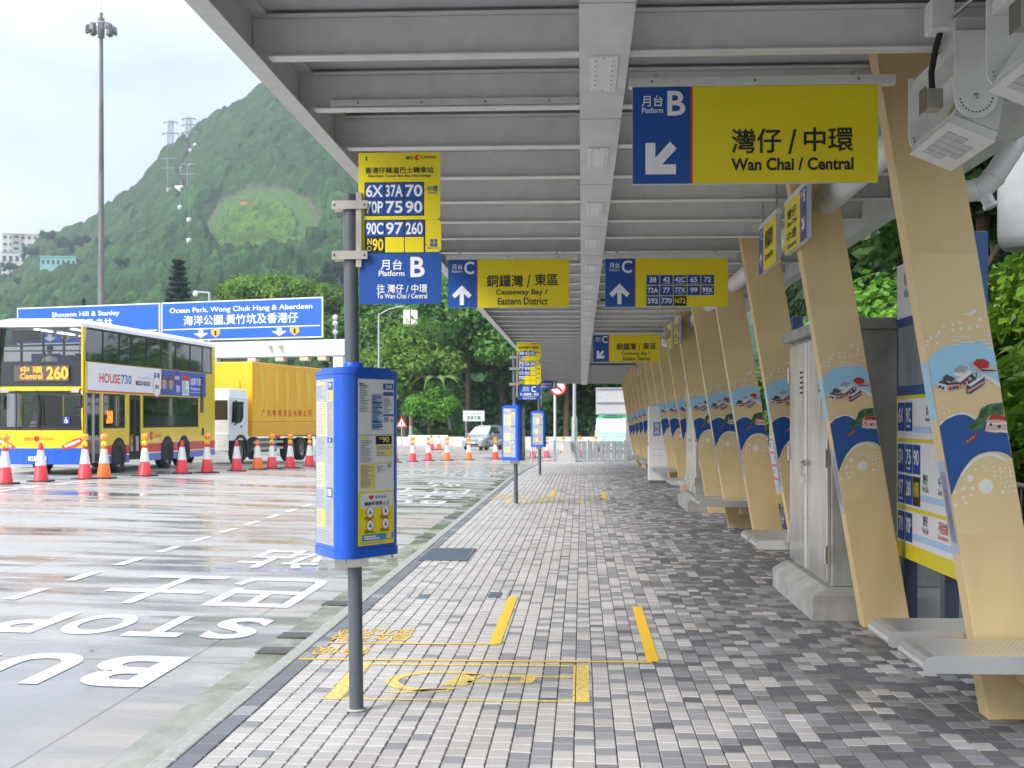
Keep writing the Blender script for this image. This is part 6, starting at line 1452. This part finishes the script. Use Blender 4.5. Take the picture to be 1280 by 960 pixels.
# ---- right-hand hedge of large-leaved shrubs
def shrub(label, loc, seed, n, rad, leaf, cA, cB, nl=16):
    r = np.random.default_rng(seed); t = thing('leafy_shrub', label, 'shrub', loc, 0, 'large-leaved shrubs along the right-hand bed')
    P, nm, mw, L, lr = crown_points(r, n, (0,0,rad[2]*.95), rad, nl, .36, .55)
    k = P[:, 2] > .05; leaves('foliage', P[k], nm[k], leaf, cA, cB, r, LEAFG, t, mw[k], .62)
    mb = MB()
    for j in range(nl): mb.tube([(.25*math.cos(j), .25*math.sin(j), -.15), tuple((L[j]+np.array([0,0,-.2]))*np.array([.6,.6,.5])), tuple(L[j])], [.035,.022,.008], BARK, 5)
    mb.build('stems', t); return t
SH1 = shrub('large-leaved green shrub behind the route board with 6X and 90C squares', (5.9,12.4,.1), 61, 11000, (1.75,1.9,1.75), .155, (.06,.17,.014), (.22,.43,.035))
SH2 = shrub('bright light-green shrub at the right edge beside the nearest column', (5.8,15.8,.1), 62, 11000, (1.6,1.9,1.85), .16, (.085,.22,.016), (.28,.50,.05))
for k, x, y, s, rz, lb in ((0,5.0,9.6,.75,1,'low dark shrub at the right edge behind the nearest bench'),(1,5.6,18.3,1.0,2,'bright shrub seen past the near steel-doored cabinet'),(0,5.7,21.3,1.05,3,'dark shrub seen between the second and third columns'),(1,5.9,24.6,1.05,4,'shrub seen between the third and fourth columns'),
        (0,6.0,28.0,1.1,5,'shrub between the fourth and fifth columns'),(1,6.1,32,1.1,.4,'shrub seen between the sixth and seventh columns'),(0,6.1,36,1.1,1.4,'shrub seen past the tall white cabinet'),(0,8.2,17.5,1.55,2.4,'tall dark shrub at the back of the right-hand bed'),(1,8.6,23.0,1.5,3.4,'tall light shrub at the back of the right-hand bed'),
        (0,8.8,29,1.6,4.4,'tall dark shrub at the back of the bed opposite the far benches'),(0,7.9,12.0,1.35,5.4,'tall dark shrub behind the white rounded lamp housing')):
    dup((SH1, SH2)[k], (x,y,.1), rotz=rz, label=lb, scale=s)
HT = tree('hedge_tree', 'brown-trunked tree standing over the shrubs behind the nearest column', 'tree', (4.95,16.6,.1), 6.9, (2.3,2.5,2.2), 71, 10000, .23, 30, (.022,.062,.012), (.06,.14,.025), trunk=.11, group='trees over the right-hand shrubs', lobe=.4)
for x, y, s, rz, lb in ((9.6,19.5,1.3,1,'dark tree over the shrubs between the second and third columns'),(9.8,26.5,1.35,2.4,'dark tree over the shrubs opposite the far cabinet'),(9.8,34,1.4,3.3,'dark tree over the shrubs past the middle columns'),(9.6,44,1.5,4.4,'dark tree over the bed beside the far columns'),(9.4,14.5,1.25,5.2,'dark tree at the right edge above the drain pipe')):
    dup(HT, (x,y,.1), rotz=rz, label=lb, scale=s)
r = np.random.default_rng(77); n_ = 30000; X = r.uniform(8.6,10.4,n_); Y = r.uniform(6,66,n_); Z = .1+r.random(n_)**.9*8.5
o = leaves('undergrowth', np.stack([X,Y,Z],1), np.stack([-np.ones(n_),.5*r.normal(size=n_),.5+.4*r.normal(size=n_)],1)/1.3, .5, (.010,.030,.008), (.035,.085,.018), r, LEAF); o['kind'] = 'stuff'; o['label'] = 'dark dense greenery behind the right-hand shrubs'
mb = MB(); mb.ball((0,0,0),(.09,.05,.006),mat('dead_leaf',(.62,.42,.05),.6),8,4); tag(mb.build('fallen_leaf', loc=(1.60,22.4,.012)), 'yellow fallen leaf lying on the grey paving', 'leaf')

# ================================================================ GANTRY, MASTS AND THE HILL'S FURNITURE
GBL = mat('gantry_blue', (.008,.105,.52), .35, var=.03); SHD = mat('shield_orange', (.85,.42,.01), .4)
ga = math.atan2(-5.7, 17.9); gz = RD(-16, 66)
g_ = thing('gantry_sign', 'white road gantry with two blue direction boards behind the bus and lorry', 'road sign', (-30.5,70.5,gz), ga)
def gboard(x0, w_, art, px):
    mb = MB(); mb.box(x0,x0+w_,-.35,-.28,5.95,7.95,WHT); F = Face(mb, (x0+.06,-.352,6.01), (1,0,0), (0,0,1), px, (w_-.12,1.88), .006); F.N = Vector((0,-1,0)); F.rect(*px, GBL, .5); art(F); mb.build('direction_board', g_)
def gl_(F):
    F.text('Shouson Hill & Stanley',148,20,433,48,SW,1,.012); F.text('壽臣山及赤柱',190,54,403,96,SW,1); F.rect(6,110,587,114,SW)
    arrowd(F,110); F.poly([(190,117),(224,117),(224,135),(207,150),(190,135)],SHD); F.text('1',203,121,211,142,SK,2)
def arrowd(F, x): F.poly([(x+20,117),(x+38,117),(x+38,131),(x+58,131),(x+29,150),(x,131),(x+20,131)],SW)
def gr_(F):
    F.text('Ocean Park, Wong Chuk Hang & Aberdeen',30,20,585,48,SW,1,.012); F.text('海洋公園,黃竹坑及香港仔',87,54,532,98,SW,1); F.rect(6,110,614,114,SW)
    for x in (127, 432): arrowd(F,x); F.poly([(x+70,117),(x+104,117),(x+104,135),(x+87,150),(x+70,135)],SHD); F.text('1',x+83,121,x+91,142,SK,2)
gboard(.0, 9.2, gl_, (0,0,593,156)); gboard(9.3, 9.45, gr_, (0,0,620,156))
GW = mat('gantry_white', (.66,.68,.69), .4, var=.05)
mb = MB(); mb.box(-1,19.9,-.25,.55,5.05,5.85,GW); mb.build('beam', g_, .03)
mb = MB(); mb.box(19.2,19.75,-.15,.45,-.1,5.04,GW); mb.build('column', g_, .03)
mb = MB(); mb.box(-.9,-.35,-.15,.45,-.1,5.04,GW); mb.build('column', g_, .03)
for x in (10.5,12.3,14.6,16.2,17.6,18.6):
    mb = MB(); mb.box(x-.25,x+.25,-.2,.2,4.82,5.048,mat('detector_beige',(.55,.46,.36),.5)); mb.build('detector', g_, .04)
for x in (15.7, 16.3):
    mb = MB(); mb.tube([(x,-.65,5.5),(x,-.3,5.62)], .11, WHT, 10); mb.build('camera', g_)
t = thing('camera_pole', 'thin pole with a white traffic camera above the gantry boards', 'camera', at(256,76)+(gz,)); mb = MB(); mb.tube([(0,0,0),(0,0,9.3)], .07, GALV, 8); mb.build('pole', t); mb = MB(); mb.tube([(-.75,0,9.35),(0,0,9.3)], .05, GALV, 6); mb.ball((-.8,-.05,9.25), .17, WHT, 10, 6); mb.build('camera', t)
t = thing('camera_pole', 'short pole with stacked white cameras beside the nearest pole', 'camera', at(417,66)+(gz,)); mb = MB(); mb.tube([(0,0,0),(0,0,7.0)], .05, GALV, 8); mb.build('pole', t)
for z_ in (6.3, 6.75, 7.05): mb = MB(); mb.ball((0,-.06,z_), .14, WHT, 10, 6); mb.build('camera', t)
RST = mat('mast_rusty_steel', (.17,.16,.158), .6, metal=.3, var=.40, scale=1.1, stretch=(1,1,.3))
t = thing('floodlight_mast', 'very tall rusty floodlight mast with a ring of lamps at its top', 'light mast', at(116.5,92)+(-.5,)); t.scale = (1,1,1.036); mb = MB()
for z0_, z1_, r0_, r1_ in ((0,8,.29,.25),(8,16,.245,.205),(16,24,.20,.16),(24,30,.155,.12)): mb.tube([(0,0,z0_),(0,0,z1_)], [r0_,r1_], RST, 14)
mb.build('pole', t)
mb = MB(); mb.tube([(.75*math.cos(R_(a)), .75*math.sin(R_(a)), 29.2) for a in range(0,361,30)], .05, GALV, 6, caps=False)
for a in range(0,360,60): mb.tube([(0,0,29.4),(.75*math.cos(R_(a)), .75*math.sin(R_(a)), 29.2)], .03, GALV, 5)
mb.tube([(0,0,29.9),(0,0,31.0)], .02, GALV, 5); mb.tube([(0,0,28.3),(0,0,29.6)], .24, DRK, 10); mb.build('lamp_ring', t)
for a in range(0,360,36):
    mb = MB(); mb.M = Matrix.Rotation(R_(a), 4, 'Z'); mb.hexa([(.72,-.18,28.75),(1.1,-.18,28.62),(1.1,.18,28.62),(.72,.18,28.75),(.78,-.15,29.1),(1.08,-.15,29.0),(1.08,.15,29.0),(.78,.15,29.1)], mat('floodlight_grey',(.16,.17,.18),.5)); mb.build('floodlight', t)
t = thing('street_lamp', 'slim grey street lamp with one arm in front of the roadside trees', 'street lamp', at(472,100)+(-.6,)); mb = MB(); mb.tube([(0,0,0),(0,0,10.4)], [.10,.06], GALV, 8); mb.build('pole', t)
mb = MB(); mb.tube([(0,0,10.3),(.8,0,10.75),(1.5,0,10.9)], .035, GALV, 6); mb.box(1.3,1.95,-.12,.12,10.88,10.98,GALV); mb.build('lamp_arm', t)
RP = mat('mast_faded_red', (.45,.20,.17), .6, var=.2)
t = thing('antenna_mast', 'red and white antenna mast with pale panels in front of the trees', 'antenna', at(513,110)+(-.7,)); mb = MB()
for k in range(6): mb.tube([(0,0,1.9*k),(0,0,1.9*k+1.9)], .16 if k < 5 else .12, RP if k % 2 else mat('mast_white',(.62,.60,.57),.6), 8)
mb.build('pole', t)
for x in (-.35, .30):
    mb = MB(); mb.box(x-.28,x+.28,-.2,.02,10.2,11.6,WHT); mb.build('antenna_panel', t, .03)
t = thing('place_sign', 'white two-line place sign on posts behind the grey people carrier', 'sign', at(592,100.5)+(-.45,)); mb = MB(); mb.box(-.82,.82,0,.05,2.05,2.85,WHT); F = Face(mb, (-.8,-.002,2.07), (1,0,0), (0,0,1), (0,0,100,46), (1.6,.76), .006); F.N = Vector((0,-1,0))
F.text('The Ocean Haven',8,7,92,17,mat('sign_green',(.02,.12,.07),.5),1,.01); F.text('高寧花園',18,22,82,40,mat('sign_green',(.02,.12,.07),.5),1); F.frame(1,1,99,45,1.5,PRG); mb.build('panel', t)
for x in (-.6, .6): mb = MB(); mb.tube([(x,.03,-.2),(x,.03,2.05)], .04, GALV, 8); mb.build('post', t)
t = thing('warning_sign', 'small red-edged triangular warning sign left of the people carrier', 'traffic sign', at(501,97)+(-.35,)); mb = MB(); mb.add([(-.45,0,1.5),(.45,0,1.5),(0,0,2.3)], [(0,1,2)], SR); mb.add([(-.3,-.01,1.59),(.3,-.01,1.59),(0,-.01,2.13)], [(0,1,2)], SW); mb.box(-.04,.04,-.015,-.011,1.65,1.95,SK); mb.build('panel', t); mb = MB(); mb.tube([(0,.03,-.2),(0,.03,2.2)], .035, GALV, 8); mb.build('pole', t)
mb = MB(); mb.prism([(99.8,-1.2),(100.5,-1.2),(100.45,-.2),(100.32,.42),(100.0,.42),(99.9,-.2)], 'x', -60, 42, CONCL); tag(mb.build('parapet'), 'long pale concrete parapet along the far side of the road', 'barrier')
t = thing('guard_rail', 'short white guard rail left of the people carrier', 'guard rail', at(536,98.5)+(-.35,)); mb = MB(); mb.box(-1.6,1.4,-.03,.03,.62,.9,WHT); mb.build('rail', t)
for x in (-1.4, 0, 1.2): mb = MB(); mb.box(x-.05,x+.05,.031,.12,-.1,.9,GALV); mb.build('post', t)

LAT = mat('lattice_steel', (.20,.22,.24), .6, metal=.3)
def lattice(label, p, h, w_, arms):
    t = thing('cable_car_tower', label, 'tower', p); mb = MB()
    for sx in (-1, 1):
        for sy in (-1, 1): mb.tube([(sx*w_,sy*w_,-4),(sx*w_*.7,sy*w_*.7,h)], .16, LAT, 4)
    n_ = max(4, int(h/2.6))
    for k in range(n_):
        za, zb_ = h*k/n_, h*(k+1)/n_; a = w_*(1-.3*k/n_); b_ = w_*(1-.3*(k+1)/n_)
        for s in (-1, 1): mb.tube([(-a,s*a,za),(b_,s*b_,zb_)], .09, LAT, 3); mb.tube([(a,s*a,za),(-b_,s*b_,zb_)], .09, LAT, 3); mb.tube([(-b_,s*b_,zb_),(b_,s*b_,zb_)], .09, LAT, 3)
    mb.build('lattice', t)
    for z_, aw in arms: mb = MB(); mb.box(-aw,aw,-.3,.3,z_-.22,z_+.22,LAT); [mb.box(s*aw-.3,s*aw+.3,-.6,.6,z_-.8,z_-.23,LAT) for s in (-1,1)]; mb.build('crossarm', t)
ta = lattice('lattice cable car tower on the ridge, left and lower of the pair', hill_at(214,190), 15.5, 1.5, ((14.5,3.6),(8.5,4.4)))
tb = lattice('lattice cable car tower on the ridge, right and taller of the pair', hill_at(237,172), 14.5, 1.7, ((13.8,3.4),(10.5,3.6),(6.5,3.8)))
for u, v, h, lb in ((209,243,15,'slim cable car pylon with cross arms on the slope, left one'),(234,240,15,'slim cable car pylon with cross arms on the slope, right one')):
    q = hill_at(u, v); t = thing('cable_car_pylon', lb, 'tower', q); mb = MB(); mb.tube([(0,0,-3),(0,0,h)], .28, LAT, 6); mb.build('pole', t)
    for z_ in (h, h-4.5): mb = MB(); mb.box(-3.4,3.4,-.25,.25,z_-.2,z_+.2,LAT); mb.build('crossarm', t)
q = hill_at(222, 246); t = thing('cable_car_station', 'small pale service hut on a bare patch of the cable car slope', 'building', q); mb = MB(); mb.box(-5,5,-2,2,-2,2.2,mat('hut_grey',(.38,.36,.38),.8)); mb.build('wall', t); mb = MB(); mb.box(-1,3,-2.3,-2.01,.5,3.2,WHT); mb.build('door', t)
cols = [(.55,.72,.75),(.10,.50,.55),(.60,.62,.62),(.45,.62,.60),(.60,.30,.32),(.62,.62,.35),(.35,.60,.66),(.62,.58,.38),(.55,.6,.6)]
for i, (u, v) in enumerate(((239,179),(243,181),(226.5,202),(238.5,211),(226,240.5),(237.5,252.5),(225,281),(237,293),(237,325))):
    q = hill_at(u, v); dirn = (q-Vector((0,0,1.75))).normalized(); p = q-dirn*16
    t = thing('cable_car', ['pale cable car nearest the ridge, left of a pair','turquoise cable car nearest the ridge, right of a pair','grey-white cable car below the ridge on the left line','pale cable car below the ridge on the right line','pink and white cable car before the service hut','yellow and white cable car below the service hut','blue and white cable car on the lower left line','cream and white cable car on the lower right line','lowest pale cable car above the tiered pine'][i], 'cable car', p, 0, 'cable cars crossing the hillside')
    mb = MB(); mb.ball((0,0,.35),(1.0,1.0,.75),mat(f'cabin_white',(.70,.72,.72),.4),12,6); mb.ball((0,0,-.25),(.95,.95,.8),mat(f'cabin_{i}',cols[i],.4),12,6); mb.build('cabin', t)
    mb = MB(); mb.tube([(0,0,1.0),(0,0,3.2)], .10, LAT, 5); mb.build('hanger', t)
for k, (a, b_) in enumerate((((226,202),(225,330)),((238.5,179),(237,335)))):
    P0, P1 = [hill_at(*z_) for z_ in (a, b_)]; P0 = P0-(P0-Vector((0,0,1.75))).normalized()*16+Vector((0,0,3.2)); P1 = P1-(P1-Vector((0,0,1.75))).normalized()*16+Vector((0,0,6))
    mb = MB(); mb.tube([P0,(P0+P1)/2+Vector((0,0,-1.5)),P1], .05, LAT, 4); tag(mb.build('cable'), ['cable of the left cable car line','cable of the right cable car line'][k]+' down the hillside', 'cable')
q = hill_at(306.5, 257); mb = MB(); mb.ball((0,0,.8),(2.1,1.4,1.1),mat('red_flowers',(.62,.05,.06),.7,var=.2),14,8); tag(mb.build('flower_bed', loc=q), 'small red flower clump on the bright lawn of the hillside', 'flower bed')
# buildings on the left shoulder of the hill
BW = mat('building_cream', (.62,.59,.54), .8, var=.06, scale=.4); TL = mat('building_turquoise', (.25,.50,.50), .7, var=.1, scale=.5); WD = mat('window_dark', (.05,.06,.07), .2)
def building(label, p, w_, d, h, m, roofm, rows, colsn, rz=.25):
    t = thing('building', label, 'building', p, rz); mb = MB(); mb.box(-w_/2,w_/2,0,d,-6,h,m); mb.build('wall', t)
    mb = MB(); mb.box(-w_/2-.3,w_/2+.3,-.3,d+.3,h+.01,h+.5,roofm); mb.build('roof', t)
    for i in range(colsn):
        for j in range(rows):
            x = -w_/2+w_*(i+.5)/colsn; z_ = h*(j+.5)/rows; mb = MB(); mb.box(x-w_/colsn*.26,x+w_/colsn*.26,-.06,-.01,z_-h/rows*.2,z_+h/rows*.22,WD); mb.build('window', t)
    return t
q = hill_at(26, 316); s = (q.length)/1650
building('cream apartment block high on the left shoulder of the hill', q, 40*s, 10, 24*s, BW, BW, 3, 6)
tw = building('narrow cream stair tower rising from the hillside apartment block', hill_at(22,316)+Vector((0,-1,0)), 11*s, 8, 27*s, mat('building_grey',(.40,.38,.36),.8), BW, 4, 1)
q = hill_at(26, 334); s = q.length/1650; building('turquoise-roofed house below the cream block', q, 42*s, 8, 15*s, BW, TL, 1, 6)
q = hill_at(72, 350); s = q.length/1650; building('long turquoise house among the trees right of the floodlight mast foot', q, 40*s, 8, 12*s, TL, TL, 1, 7)
